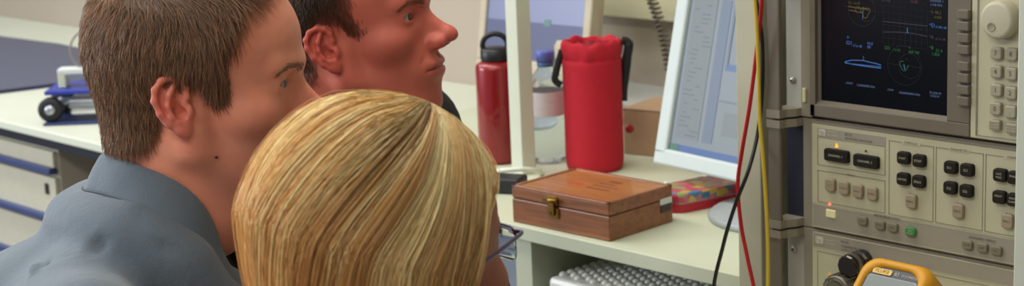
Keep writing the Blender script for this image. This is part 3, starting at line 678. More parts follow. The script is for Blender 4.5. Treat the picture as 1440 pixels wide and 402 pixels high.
# ---------------- test set
t = thing('test_set', 'lower instrument with cream panel and connector ports behind the multimeter', 'test set', ((UL + UR) / 2, 1.95, .7802))
MB().box((UL, V0 + .002, .7802), (UR, V0 + .45, Z_BC - .001), mfr, .001).build('chassis', t)
mount(t, .7805, Z_BC, False, (A(1109, 350)[1], .80)); handle(t, .7805, Z_BC)
zt = Z_BC - .003; zs = zt - .0205
b = MB(); b.box((UP, V0 - .002, .784), (UR - .004, V0 + .002, zs), mpan, .0006); frame_lines(b, UP + .008, .79, UR - .012, zs - .004); b.build('front_panel', t)
b = MB(); b.box((UP, V0 - .0022, zs), (UR - .004, V0 + .002, zt), mpan2, .0006); frame_lines(b, UP + .001, zs, UR - .006, zt - .001, .0006, mpan)
hp_logo(b, UP + .006, zt - .010, .0090)
b.text('8515A', .0044, mtx, T3(UP + .045, zt - .006, .0028), 'LEFT'); b.text('S-PARAMETER TEST SET', .0040, mtx, T3(UP + .045, zt - .012, .0028), 'LEFT'); b.text('45 MHz - 26.5 GHz', .0034, mtx, T3(UP + .045, zt - .0165, .0028), 'LEFT')
b.build('header_strip', t, label='grey title strip')
lamp(t, 1167, 385, .0028, mat('led_amber2', 'b99a58', .4, emit='e0b060', estr=.35, var=0), lab='pale amber port indicator', tri=True)
mch = mat('black_chrome', '4a4643', .22, .85); mst2 = mat('steel_nut', '8d877c', .3, .8)
# port with knurled connector
pu, pz = A(1190, 370, .03)
b = MB(); Tm = T3(pu + .006, pz - .002)
b.lathe([(.015, 0), (.015, -.012), (.012, -.014), (.012, -.020), (.0145, -.022), (.0145, -.036), (.013, -.038), (.006, -.038)], mch, Tm, 12, smooth=False, ax='y')
b.lathe([(.0146, -.024), (.0150, -.026), (.0150, -.029), (.0146, -.031)], mst2, Tm, 32, ax='y', close=False)
b.build('port_connector', t, label='black chrome test port')
pu, pz = A(1180, 410, .04); Tm = T3(pu, pz)
b = MB(); b.lathe([(.020, 0), (.020, -.02), (.022, -.024), (.022, -.044), (.020, -.047), (.0155, -.0475), (.015, -.045), (.004, -.045)], mat('dark_nickel', '6a645c', .35, .7), Tm, 40, ax='y')
for k in range(20):
    a = k * math.pi / 10; b.box((.0222 * math.cos(a) - .0008, -.044, .0222 * math.sin(a) - .0008), (.0222 * math.cos(a) + .0008, -.024, .0222 * math.sin(a) + .0008), mst2, 0, Tm)
for i, ch in enumerate('PORT 1 CONNECTOR'):
    a = math.radians(160 - i * 9); b.text(ch, .0036, mkc, Tm @ Matrix.Translation((.0175 * math.cos(a), -.0478, .0175 * math.sin(a))) @ Matrix.Rotation(math.pi / 2 - a, 4, 'Y'))
b.build('port_collar', t, label='round knurled port collar')

# ================================================================ multimeter
tc = onv(1266, 367, 1.622); yaw = math.radians(-1.5); lean = math.radians(44)
T = Matrix.Translation(tuple(tc)) @ Matrix.Rotation(yaw, 4, 'Z') @ Matrix.Rotation(-lean, 4, 'X') @ TR(0, 0, -.186)
# local: x width, z up along body, y depth (front = -y)
t = thing('multimeter', 'yellow rubber-cased digital multimeter leaning before the lower instrument', 'multimeter', (float(tc[0]), float(tc[1]) - .1, .781))
my = mat('holster_yellow', 'd99a1c', .5, var=.04, scale=25); mgm = mat('meter_grey', '3c4048', .45, var=.02); mlc = mat('lcd_grey', '6f7a7a', .25, var=.02); mye = mat('badge_yellow', 'e0bb55', .45, var=0)
W_, H_ = .096, .188
b = MB()
P = rrect(-W_ / 2, 0, W_ / 2, H_, .020, 8); n = len(P)
def ins(P, k): 
    return [(x - math.copysign(min(abs(x), k), x), z + (k if z < H_ / 2 else -k)) for x, z in P]
rings = [(P, .040), (P, .008), (ins(P, .003), .001), (ins(P, .008), -.002), (ins(P, .0115), 0.0), (ins(P, .0125), .003)]
rings = [(ins(P, .006), .046)] + rings
vs = []; fs = []
for q, y in rings: vs += [(x, y, z) for x, z in q]
for k in range(len(rings) - 1):
    for i in range(n): j = (i + 1) % n; fs.append([k * n + i, k * n + j, (k + 1) * n + j, (k + 1) * n + i])
fs.append(list(range(n)))
b.add(vs, fs, my, True, T)
b.prism(rrect(-W_ / 2 - .002, .02, -W_ / 2 + .004, .15, .002), .012, .034, my, T); b.prism(rrect(W_ / 2 - .004, .02, W_ / 2 + .002, .15, .002), .012, .034, my, T)
b.build('holster', t, label='yellow rubber holster')
b = MB(); b.prism(ins(rrect(-W_ / 2, 0, W_ / 2, H_, .020, 8), .0122), .0025, .03, mgm, T, .001); fc = b.build('face', t, label='dark grey face')
b = MB(); b.prism(rrect(-.032, H_ - .075, .032, H_ - .026, .003), .0012, .003, mlc, T); b.prism(rrect(-.0335, H_ - .0765, .0335, H_ - .0245, .003), .002, .003, mat('lcd_rim', '8f969c', .4), T)
b.build('display', t, label='grey liquid crystal display')
b = MB(); b.prism(rrect(-.030, H_ - .0225, -.004, H_ - .0155, .002), .0012, .003, mye, T)
b.text('FLUKE', .0062, mat('badge_text', '7a5a28', .5, var=0), T @ TR(-.017, .0008, H_ - .019), sx=1.1)
b.text('83', .0065, mkc, T @ TR(.003, .0016, H_ - .019)); b.text('MULTIMETER', .0042, mkc, T @ TR(.021, .0016, H_ - .0195), sx=.95)
b.build('badge', t, label='pale yellow maker badge')
b = MB(); Tm = T @ TR(0, 0, .075); b.lathe([(.019, .002), (.019, -.006), (.016, -.009), (.004, -.0095)], mkb, Tm, 36, ax='y'); b.box((-.004, -.013, -.017), (.004, -.008, .017), mkb, .002, Tm); b.build('rotary_switch', t)
for x in (-.027, -.009, .009, .027):
    MB().lathe([(.0065, .001), (.0065, -.003), (.004, -.0035), (.0035, .0)], mkb, T @ TR(x, 0, .022), 20, ax='y').build('input_jack', t)
for x in (-.024, -.008, .008, .024):
    MB().prism(rrect(x - .006, .104, x + .006, .109, .002), -.001, .003, mat('button_grey', '8a8e92', .5), T).build('button', t)
# tilt stand to the bench
b = MB(); pa = T @ Vector((0, .045, .15)); pb = Vector((pa.x, pa.y + .035, .782)); 
for s in (-.03, .03): b.tube([(pa.x + s, pa.y, pa.z), ((pa.x + pb.x) / 2 + s, (pa.y + pb.y) / 2, (pa.z + pb.z) / 2), (pb.x + s, pb.y, pb.z)], .003, my)
b.tube([(pb.x - .033, pb.y, pb.z + .001), (pb.x, pb.y, pb.z + .001), (pb.x + .033, pb.y, pb.z + .001)], .003, my); b.build('stand', t)
# ================================================================ people: implicit surfaces on a rectilinear grid
def smin(a, b, k):
    h = np.maximum(k - np.abs(a - b), 0) / k
    return np.minimum(a, b) - h * h * k * .25
class Field:
    """signed distance in millimetres; frame = body frame (x forward, y left, z up, origin between the ears)"""
    def __init__(s, xs, ys, zs): s.ax = (np.asarray(xs, np.float32), np.asarray(ys, np.float32), np.asarray(zs, np.float32)); s.F = np.full([len(a) for a in s.ax], 999., np.float32); s.M = np.eye(3); s.o = np.zeros(3)
    def frame(s, M=None, o=(0, 0, 0)): s.M = np.eye(3) if M is None else np.array(M); s.o = np.array(o, float)
    def _sub(s, pts, m):
        pts = np.array([s.M @ np.array(p, float) + s.o for p in pts]); lo, hi = pts.min(0) - m, pts.max(0) + m; sl = []
        for a, l, h in zip(s.ax, lo, hi):
            i, j = np.searchsorted(a, l), np.searchsorted(a, h); sl.append(slice(max(i - 1, 0), j + 1))
        sl = tuple(sl); X, Y, Z = np.meshgrid(s.ax[0][sl[0]], s.ax[1][sl[1]], s.ax[2][sl[2]], indexing='ij')
        X, Y, Z = X - s.o[0], Y - s.o[1], Z - s.o[2]; I = s.M.T
        if np.allclose(s.M, np.eye(3)): return sl, X, Y, Z
        return sl, I[0, 0] * X + I[0, 1] * Y + I[0, 2] * Z, I[1, 0] * X + I[1, 1] * Y + I[1, 2] * Z, I[2, 0] * X + I[2, 1] * Y + I[2, 2] * Z
    def _op(s, sl, d, k, op):
        d = d.astype(np.float32)
        if op == '+': s.F[sl] = smin(s.F[sl], d, k)
        else: s.F[sl] = -smin(-s.F[sl], d, k)
    def ell(s, c, r, k=10, op='+', R=None):
        m = max(r) + k * 1.5 + 12; sl, X, Y, Z = s._sub([c], m)
        if 0 in X.shape: return
        X, Y, Z = X - c[0], Y - c[1], Z - c[2]
        if R is not None: X, Y, Z = (R[0][i] * X + R[1][i] * Y + R[2][i] * Z for i in range(3))
        k0 = np.sqrt((X / r[0]) ** 2 + (Y / r[1]) ** 2 + (Z / r[2]) ** 2); k1 = np.sqrt((X / r[0] ** 2) ** 2 + (Y / r[1] ** 2) ** 2 + (Z / r[2] ** 2) ** 2) + 1e-9
        s._op(sl, k0 * (k0 - 1) / k1, k, op)
    def cap(s, a, b, ra, rb, k=10, op='+', sq=None):
        m = max(ra, rb) + k * 1.5 + 12; sl, X, Y, Z = s._sub([a, b], m)
        if 0 in X.shape: return
        a = np.array(a, float); ab = np.array(b, float) - a; L = ab @ ab + 1e-9
        X, Y, Z = X - a[0], Y - a[1], Z - a[2]; t = np.clip((X * ab[0] + Y * ab[1] + Z * ab[2]) / L, 0, 1)
        s._op(sl, np.sqrt((X - t * ab[0]) ** 2 + (Y - t * ab[1]) ** 2 + (Z - t * ab[2]) ** 2) - (ra + (rb - ra) * t), k, op)
    def mesh(s):
        F = s.F; ins = F < 0; n = F.shape; c = np.zeros([m - 1 for m in n], np.int8)
        for dx in (0, 1):
            for dy in (0, 1):
                for dz in (0, 1): c += ins[dx:n[0] - 1 + dx, dy:n[1] - 1 + dy, dz:n[2] - 1 + dz]
        act = (c > 0) & (c < 8); ci = np.argwhere(act); idx = np.full(act.shape, -1, np.int64); idx[act] = np.arange(len(ci))
        S = np.zeros((len(ci), 3)); C = np.zeros(len(ci)); ax = s.ax
        for a in range(3):
            b, d = [q for q in range(3) if q != a]
            for p in (0, 1):
                for q in (0, 1):
                    i0 = ci.copy(); i0[:, b] += p; i0[:, d] += q; i1 = i0.copy(); i1[:, a] += 1
                    f0 = F[tuple(i0.T)]; f1 = F[tuple(i1.T)]; m = (f0 < 0) != (f1 < 0); t = np.where(m, f0 / np.where(m, f0 - f1, 1), 0)
                    P = np.stack([ax[j][i0[:, j]] for j in range(3)], 1).astype(float); P[:, a] += t * (ax[a][i1[:, a]] - ax[a][i0[:, a]])
                    S[m] += P[m]; C[m] += 1
        V = S / C[:, None]; quads = []
        for a in range(3):
            b, d = (a + 1) % 3, (a + 2) % 3
            s0 = [slice(None)] * 3; s1 = [slice(None)] * 3; s0[a] = slice(0, -1); s1[a] = slice(1, None)
            x = ins[tuple(s0)]; y = ins[tuple(s1)]; e = np.argwhere(x != y)
            e = e[(e[:, b] > 0) & (e[:, d] > 0) & (e[:, b] < n[b] - 1) & (e[:, d] < n[d] - 1)]
            fl = x[tuple(e.T)]; g = []
            for p, q in ((1, 1), (0, 1), (0, 0), (1, 0)):
                i = e.copy(); i[:, b] -= p; i[:, d] -= q; g.append(idx[tuple(i.T)])
            g = np.stack(g, 1); g[~fl] = g[~fl][:, ::-1]; quads.append(g)
        return V, np.concatenate(quads)
def axis(lo, a, b, hi, fine, coarse):
    def gr(s, e, st, n_=None): k = max(int(round((e - s) / st)), 1); return list(np.linspace(s, e, k, endpoint=False))
    return gr(lo, a, coarse) + gr(a, b, fine) + gr(b, hi, coarse) + [hi]
def mesh_obj(name, V, Fq, mats, parent, smooth=True, mi=None, colors=None, floats=None):
    me = bpy.data.meshes.new(name); Fq = np.asarray(Fq); V = np.asarray(V, np.float32)
    me.vertices.add(len(V)); me.vertices.foreach_set('co', (V - np.array(WORLD[parent.name] if parent else (0, 0, 0), np.float32)).ravel())
    k = Fq.shape[1]; me.loops.add(Fq.size); me.loops.foreach_set('vertex_index', Fq.ravel().astype(np.int32))
    me.polygons.add(len(Fq)); me.polygons.foreach_set('loop_start', np.arange(0, Fq.size, k, dtype=np.int32)); me.polygons.foreach_set('loop_total', np.full(len(Fq), k, np.int32))
    for m in mats: me.materials.append(m)
    me.polygons.foreach_set('use_smooth', np.full(len(Fq), smooth))
    if mi is not None: me.polygons.foreach_set('material_index', np.asarray(mi, np.int32))
    me.update(calc_edges=True)
    if colors is not None:
        ca = me.color_attributes.new('tone', 'FLOAT_COLOR', 'POINT'); c = np.ones((len(V), 4), np.float32); c[:, :3] = colors; ca.data.foreach_set('color', c.ravel())
    me.validate()
    return link(name, me, parent, WORLD[parent.name] if parent else (0, 0, 0))
def rot(pitch=0, roll=0, yaw=0):
    """columns = head axes in body frame; pitch>0 looks up"""
    return np.array(Matrix.Rotation(math.radians(yaw), 3, 'Z') @ Matrix.Rotation(math.radians(-pitch), 3, 'Y') @ Matrix.Rotation(math.radians(roll), 3, 'X'))
def head_prims(f, S, g):
    """S: head scale, g: dict of tweaks"""
    E = lambda c, r, k=10, op='+', R=None: f.ell([q * S for q in c], [q * S for q in r], k * S, op, R)
    Cp = lambda a, b, ra, rb, k=10, op='+': f.cap([q * S for q in a], [q * S for q in b], ra * S, rb * S, k * S, op)
    fem = g.get('fem', 0)
    E((-2, 0, 58), (92, 75, 76), 5); E((34, 0, 54), (61, 63, 58), 20); E((-36, 0, 34), (58, 66, 60), 20)
    E((46, 0, -4), (47, 57, 60), 25); E((44, 0, -48), (44, 47, 42), 22)
    for s in (1, -1):
        Cp((2, s * 53, -38), (70, s * 20, -80), 13, 15, 22); Cp((0, s * 56, -8), (4, s * 53, -40), 14, 13, 20)
        E((58, s * 44, -4), (24, 18, 17), 18)                                  # cheekbone
        Cp((92, s * 8, 39), (76, s * 42, 39), 8 - fem, 7 - fem, 14)               # brow
    E((80, 0, -84), (15, 19, 16), 16)                                         # chin
    E((81, 0, -43), (19, 33, 28), 18)
    for s in (1, -1): E((98, s * 33, 23), (17, 17, 10), 9, '-')                 # eye sockets
    nl = g.get('nose', 0)
    Cp((80, 0, 30), (96 + nl * .5, 0, -8), 10, 13, 12); Cp((87, 0, 25), (112 + nl, 0, -3), 6.0, 7.2, 9); E((116 + nl, 0, -8.5), (9.8, 9.0, 8.2), 9)      # bridge, tip
    for s in (1, -1): E((103 + nl * .6, s * 12.5, -14), (12, 7.5, 8.5), 6)
    E((104, 0, -18), (11, 6, 5), 6)
    E((97.3, 0, -38.2), (7.5, 24, 5.2), 8); E((96, 0, -50), (7.5, 21, 5.6), 8)     # lips
    [Cp(p, q, 1.2, 1.2, 2, '-') for s in (1, -1) for p, q in (((105, 0, -43.8), (103, s * 10, -43.6)), ((103, s * 10, -43.6), (98.5, s * 19, -44)), ((98.5, s * 19, -44), (92.5, s * 27, -45)))]; E((103, 0, -29), (5, 3.0, 5), 3, '-')
    for s in (1, -1): E((107 + nl * .7, s * 6.5, -20), (6, 3.4, 3.6), 3, '-'); Cp((100, s * 20, -15), (91, s * 31, -34), 1.0, .6, 5, '-')
    for s in (1, -1):                                                       # lids around the eyeball, opened by a slit
        E((74.5, s * 31.5, 23), (14.6, 16, 13.2), 5)
        E((90, s * 31.5, 22.5), (13, 14.5, 3.7), 2.0, '-')
        Cp((91.5, s * 22, 29.5), (85.5, s * 42, 28), .8, .8, 3, '-')
    for s in (1, -1): Cp((80, s * 50, 20), (71, s * 58, 15), 1.0, .6, 4, '-')
    # ears
    for s in (1, -1):
        ea = np.array([-.90, .40 * s, -.10]); eb = np.array([-.36, .05 * s, .93]); ea /= np.linalg.norm(ea); eb -= ea * (ea @ eb); eb /= np.linalg.norm(eb); ec = np.cross(ea, eb); ec *= np.sign(ec[1] * s)
        o = np.array([-6, 72.5 * s, 3.]); es = g.get('ear', 1.0)
        L = lambda a, b, c: list(o + (ea * a + eb * b + ec * c) * es)
        R = np.stack([ea, eb, ec], 1)
        E(L(9, 5, -1), (15, 24, 3.6), 7, '+', R)
        E(L(3, -5, 3), (7.5, 11, 6.0), 4, '-', R); E(L(3, 12, 4.5), (8, 5, 3.6), 3, '-', R)
        hp = [(-3, 1, 2), (-7, 9, 3), (-7, 18, 4), (-2, 25, 4.6), (7, 29, 5), (17, 27, 5), (24, 19, 5), (25.5, 8, 4.6), (21, -5, 4), (13, -16, 3), (5, -24, 2)]
        for p, q in zip(hp[:-1], hp[1:]): Cp(L(*p), L(*q), 2.7, 2.7, 3.5)
        E(L(-1, -22, 1.5), (7, 9.5, 4.2), 6, '+', R)
        ah = [(6, 19, 4), (11, 12, 5.2), (13, 2, 5.2), (10, -9, 4.6), (4, -15, 3.6), (-2, -17, 3.2)]
        for p, q in zip(ah[:-1], ah[1:]): Cp(L(*p), L(*q), 2.3, 2.3, 3)
        Cp(L(11, 12, 5.2), L(3, 24, 3.4), 2.2, 1.8, 3)
        E(L(-8, -6, 3.2), (4, 6.5, 4), 4, '+', R)
        E(L(-2, -7, 2), (3.2, 4.2, 8), 2, '-', R)
def scalp_sdf(p):
    def el(c, r):
        q = p - np.array(c); r = np.array(r, float); k0 = np.linalg.norm(q / r, axis=-1); k1 = np.linalg.norm(q / r ** 2, axis=-1) + 1e-9; return k0 * (k0 - 1) / k1
    d = smin(el((-2, 0, 58), (92, 75, 76)), el((34, 0, 54), (61, 63, 58)), 20); d = smin(d, el((-36, 0, 34), (58, 66, 60)), 20)
    d = smin(d, el((46, 0, -4), (47, 57, 60)), 25); q = p - np.array((-38, 0, -30)); d = smin(d, el((-30, 0, -35), (52, 56, 70)), 25)
    return d
HC = np.array([-5., 0, 35])
def scalp_r(D):
    lo = np.full(len(D), 20.); hi = np.full(len(D), 190.)
    for _ in range(18):
        m = (lo + hi) / 2; i = scalp_sdf(HC + D * m[:, None]) < 0; lo = np.where(i, m, lo); hi = np.where(i, hi, m)
    return lo
def strands_mesh(name, P, rad, cols, m, parent, tri=3):
    """P (N,K,3) world metres -> thin three-sided locks"""
    N, K, _ = P.shape; t = np.gradient(P, axis=1); t /= np.linalg.norm(t, axis=2, keepdims=True) + 1e-9
    a = np.cross(t, RNG.normal(size=(N, 1, 3))); a /= np.linalg.norm(a, axis=2, keepdims=True) + 1e-9; b = np.cross(t, a)
    taper = np.concatenate([np.linspace(.9, 1, K // 2), np.linspace(1, .18, K - K // 2)])[None, :, None, None]
    g = np.arange(tri) * 2 * math.pi / tri
    V = P[:, :, None, :] + (a[:, :, None, :] * np.cos(g)[None, None, :, None] + b[:, :, None, :] * np.sin(g)[None, None, :, None]) * rad * taper
    base = (np.arange(N)[:, None, None] * K + np.arange(K - 1)[None, :, None]) * tri; i = np.arange(tri)[None, None, :]; j = (i + 1) % tri
    Fq = np.stack([base + i, base + j, base + tri + j, base + tri + i], -1).reshape(-1, 4)
    C = np.repeat(np.repeat(cols[:, None, :], K, 1)[:, :, None, :], tri, 2) if cols.ndim == 2 else np.repeat(cols[:, :, None, :], tri, 2)
    return mesh_obj(name, V.reshape(-1, 3), Fq, [m], parent, True, None, C.reshape(-1, 3))
def lrp(x, xs, ys): return np.interp(x, xs, ys)
def sstep(a, b, x): t = np.clip((x - a) / (b - a), 0, 1); return t * t * (3 - 2 * t)
def vnoise(P, s, seed=0):
    """cheap smooth value noise built of sines"""
    r = np.random.default_rng(seed); o = np.zeros(len(P))
    for i in range(7):
        k = r.normal(size=3); k /= np.linalg.norm(k); o += np.sin(P @ k * s * (1 + .45 * i) + r.uniform(0, 6.28)) / (1 + .35 * i)
    return o / 3
class Person:
    def __init__(s, label, origin, yaw_fwd, head=(0, 0, 0), S=1.0, torso_yaw=0, g=None, cat='person'):
        """origin: world point between the ears; yaw_fwd: horizontal facing vector"""
        s.O = np.array(origin, float); f = np.array([yaw_fwd[0], yaw_fwd[1], 0.]); f /= np.linalg.norm(f); l = np.cross([0, 0, 1.], f)
        s.B = np.stack([f, l, [0, 0, 1.]], 1); s.Hm = rot(*head); s.S = S; s.g = g or {}
        base = s.O + s.B @ np.array([-.25, 0, 0]); s.t = thing('person', label, cat, (base[0], base[1], 0.0)); s.torso_yaw = torso_yaw
        s.Ty = rot(0, 0, torso_yaw)
    def w(s, P): return s.O + (np.asarray(P) @ s.B.T) * .001            # body frame mm -> world
    def h(s, P): return s.w((np.asarray(P) * s.S) @ s.Hm.T)             # head mm -> world
    def tp(s, p): return list(s.Ty @ np.array(p, float))
    def limbs(s, f, grow=0, parts='all'):
        """torso and arms; J = joint table in body frame"""
        J = s.J; C = lambda a, b, ra, rb, k=30: f.cap(s.tp(a), s.tp(b), ra + grow, rb + grow, k)
        C(J['c7'], J['chest'], 62, 105, 50); C(J['chest'], J['belly'], 112, 112, 60); C(J['belly'], J['pelvis'], 108, 120, 60)
        for q in ('l', 'r'):
            sh = J['sh' + q]; ns = [(a + b) / 2 for a, b in zip(J['c7'], sh)]
            C(J['neckb'], ns, 34, 42, 40); C(ns, sh, 46, 50, 40); C(J['chest'], sh, 92, 46, 50)
            C([a * .6 + b * .4 for a, b in zip(J['chest'], J['belly'])], [p + d for p, d in zip(J['chest'], (20, 60 if q == 'l' else -60, -20))], 88, 88, 50)
            C(sh, J['el' + q], 49, 38, 30); C(J['el' + q], J['wr' + q], 38, 25, 25)
    def build_body(s, skin, fine=1.7, coarse=9):
        f = Field(axis(-420, -112, 138, 420, fine, coarse), axis(-300, -98, 98, 300, fine, coarse), axis(-800, -112, 142, 160, fine, coarse))
        f.frame(s.Hm); head_prims(f, s.S, s.g); f.frame()
        J = s.J; hb = s.Hm @ (np.array([-22., 0, -5]) * s.S); hf = s.Hm @ (np.array([8., 0, -45]) * s.S)
        nr = s.g.get('neck', 56)
        nb = s.tp(J['neckb'])
        f.cap(list(hb), nb, nr, nr + 4, 22); f.cap(list(hf), [nb[0] + 30, nb[1], nb[2] - 10], nr - 14, nr - 6, 24)
        s.limbs(f, -9)
        for q, sg in (('l', 1), ('r', -1)):
            wr = np.array(s.tp(J['wr' + q])); d = wr - np.array(s.tp(J['el' + q])); d /= np.linalg.norm(d); up = np.array([0, 0, 1.]); sd = np.cross(d, up) * -sg; sd /= np.linalg.norm(sd)
            pm = wr + d * 50; f.cap(list(wr), list(pm), 22, 24, 12); f.cap(list(pm - sd * 18), list(pm + sd * 20), 15, 15, 12)
            for i, (o, L) in enumerate(((-27, 62), (-9, 74), (10, 78), (28, 70))):
                a = pm + sd * o + d * 24; b = a + d * L * .5 - up * 8; c = b + d * L * .4 - up * 22
                f.cap(list(a), list(b), 8.5, 8, 3); f.cap(list(b), list(c), 8, 7, 3)
            th = wr + d * 22 + sd * 24; f.cap(list(th), list(th + d * 34 + sd * 24), 12, 10, 8); f.cap(list(th + d * 34 + sd * 24), list(th + d * 62 + sd * 24 - up * 10), 9.5, 8.5, 3)
        V, Q = f.mesh()
        Hl = (V @ s.Hm) / s.S        # body -> head local
        col = skin(Hl)
        s.body = mesh_obj('body', s.w(V), Q, [mat('skin', 'ffffff', .47, attr='tone', sss=.35, bump=.12, bscale=900, spec=.4)], s.t, True, None, col)
        return V, Hl
    def eyes(s, iris):
        for sg in (1, -1):
            c = np.array([75.4, 31.5 * sg, 23.]); n = 28; vs = []; m = 20; d0 = np.array([1, .0, -.02])
            for i in range(m + 1):
                for j in range(n):
                    a = math.pi * i / m; b = 2 * math.pi * j / n; vs.append(c + 12.2 * np.array([math.cos(a), math.sin(a) * math.cos(b), math.sin(a) * math.sin(b)]))
            vs = np.array(vs); F = [[i * n + j, i * n + (j + 1) % n, (i + 1) * n + (j + 1) % n, (i + 1) * n + j] for i in range(m) for j in range(n)]
            an = np.arccos(np.clip((vs[:, 0] - c[0]) / 12.2, -1, 1)); col = np.tile(np.array(lin('a8968c')[:3]), (len(vs), 1)); col[an < .52] = lin(iris)[:3]; col[an < .2] = (.004, .004, .004)
            mesh_obj('eye', s.h(vs), F, [mat('eye_surface', 'ffffff', .25, attr='tone', coat=.15)], s.t, True, None, col)
    def strands(s, name, roots, dirs, L, w, c, m, K=4, parent=None):
        """straight-ish short hairs (brows, stubble) in head mm"""
        t = np.linspace(0, 1, K)[None, :, None]; P = roots[:, None, :] + dirs[:, None, :] * L[:, None, None] * t
        return strands_mesh(name, s.h(P), w, c, m, parent or s.t)
    def brows(s, col):
        for sg in (1, -1):
            R = []; D = []
            for i in range(420):
                u = RNG.random(); v = RNG.normal() * 2.0 * (1 - .5 * u)
                y = 11 + 38 * u; x = 99.5 - .0135 * (y - 8) ** 2 * 1.0 ; z = 34 + 6 * math.sin(min(u, .75) / .75 * 1.6) - 6 * max(0, u - .7) / .3 + v
                R.append((x, sg * y, z)); D.append((-.25 - .4 * u, sg * .85, .45 - .8 * u))
            R = np.array(R); D = np.array(D); D /= np.linalg.norm(D, axis=1, keepdims=True)
            # snap the roots on to the skin
            Vb, Hl = s.V, s.Hl
            sel = Hl[(Hl[:, 2] > 24) & (Hl[:, 2] < 50) & (Hl[:, 0] > 50)]
            for i in range(len(R)):
                d = (sel[:, 1] - R[i, 1]) ** 2 + (sel[:, 2] - R[i, 2]) ** 2; R[i, 0] = sel[np.argmin(d + (sel[:, 0] < 50) * 99), 0] + .1
            s.strands('eyebrow', R, D, RNG.uniform(5, 9, len(R)), .00016, np.array(lin(col)[:3])[None] * RNG.uniform(.7, 1.3, (len(R), 1)), HAIRM)
HAIRM = mat('hair_fibre', 'ffffff', .42, attr='tone', spec=.5)
def man_edge(p, g):
    x, y, z = p[:, 0], p[:, 1], p[:, 2]; fr = g.get('front', 42)
    f1 = fr + np.maximum(0, z - 92) * g.get('slope', .55) + 3 * np.sin(z * .09) - x
    f2 = z - np.interp(x, [-120, -75, -50, -34, -26, -16, 5, 12, 18, 26, 45], [-46, -44, -40, -30, -6, 32, 35, 32, 14, g.get('burn', 6), g.get('burn', 6) + 2])
    return np.minimum(f1, f2)
def man_hair(s, g):
    # cap
    nu, nv = 150, 100; U, Vv = np.meshgrid(np.linspace(0, 2 * math.pi, nu, endpoint=False), np.linspace(0, math.pi, nv), indexing='ij')
    D = np.stack([np.sin(Vv) * np.cos(U), np.sin(Vv) * np.sin(U), np.cos(Vv)], -1).reshape(-1, 3)
    R = scalp_r(D); P = HC + D * R[:, None]; e = man_edge(P, g)
    T = lambda p: np.interp(p[:, 2], [-50, -10, 30, 80, 130], g['thick'])
    th = T(P) * .72 * sstep(0, g.get('fade', 14), e); P2 = HC + D * (R + th - 1.5 * (e < 1))[:, None]; P2 += D * (vnoise(P, .25, 3) * 1.0 * (th > 1))[:, None]
    idx = np.arange(nu * nv).reshape(nu, nv); a = idx; b = np.roll(idx, -1, 0); Q = np.stack([a[:, :-1], b[:, :-1], b[:, 1:], a[:, 1:]], -1).reshape(-1, 4); ok = (e[Q] > -1).all(1)
    base = np.array(lin(g['col'])[:3]); wc = sstep(1, g.get('soft', 9), e)[:, None]; capc = base * .55 * wc + np.array(lin(g['edgecol'])[:3]) * (1 - wc)
    cap = mesh_obj('hair', s.h(P2), Q[ok], [HAIRM], s.t, True, None, capc)
    N = g['n']; D = RNG.normal(size=(N * 3, 3)); D /= np.linalg.norm(D, axis=1, keepdims=True); R = scalp_r(D); P = HC + D * R[:, None]; e = man_edge(P, g)
    k = e + RNG.normal(size=len(e)) * g.get('fray', 2.0) > 1.5; k &= (P[:, 1] * g['side'] > -25) | (P[:, 2] > 110); D, P, e = D[k][:N], P[k][:N], e[k][:N]; N = len(P)
    # flow
    top = sstep(85, 125, P[:, 2]); fl = np.stack([.10 + 1.0 * top - .45 * (P[:, 0] < -40) * (1 - top) * 0, .25 * np.sign(P[:, 1]) * top, -1.0 * (1 - top)], 1)
    fl[:, 0] += -.35 * (1 - top) * sstep(10, -60, P[:, 0]) * -1 * 0; fl += RNG.normal(size=fl.shape) * g.get('mess', .16) + (vnoise(P, .11, 9) * .28)[:, None] * np.array([1, .3, .2])
    L = np.interp(P[:, 2], [-50, -20, 20, 70, 130], g['len']) * RNG.uniform(.7, 1.25, N); K = 8; pts = [P]
    tz = T(P) * sstep(-2, g.get('fade', 14), e) + .8; rr = RNG.uniform(.55, 1.12, N); q = P.copy(); clump = vnoise(P, .42, 5) * g.get('clump', 1.2)
    for i in range(1, K):
        d = q - HC; d /= np.linalg.norm(d, axis=1, keepdims=True); v = fl - d * np.sum(fl * d, 1, keepdims=True); v /= np.linalg.norm(v, axis=1, keepdims=True) + 1e-9
        q = q + v * (L / (K - 1))[:, None]; d = q - HC; d /= np.linalg.norm(d, axis=1, keepdims=True)
        r = scalp_r(d); q = HC + d * (r + (tz * rr + clump) * min(1, (i / (K - 1)) ** .6 * 1.15) + .4)[:, None]; pts.append(q.copy())
    P3 = np.stack(pts, 1)
    tone = np.clip(1 + .38 * vnoise(P, .35, 21) + RNG.normal(size=N) * .28, .25, 2.2)
    c = base[None] * tone[:, None] * np.where(RNG.random((N, 1)) < .22, np.array([[1.45, 1.25, 1.1]]), 1)
    if g.get('edgecol'): wq = (.7 * (1 - sstep(0, 22, e)))[:, None]; c = c * (1 - wq) + np.array(lin(g['edgecol'])[:3]) * wq
    strands_mesh('hair_strands', s.h(P3), g.get('rad', .00027), c, HAIRM, cap)
    return cap
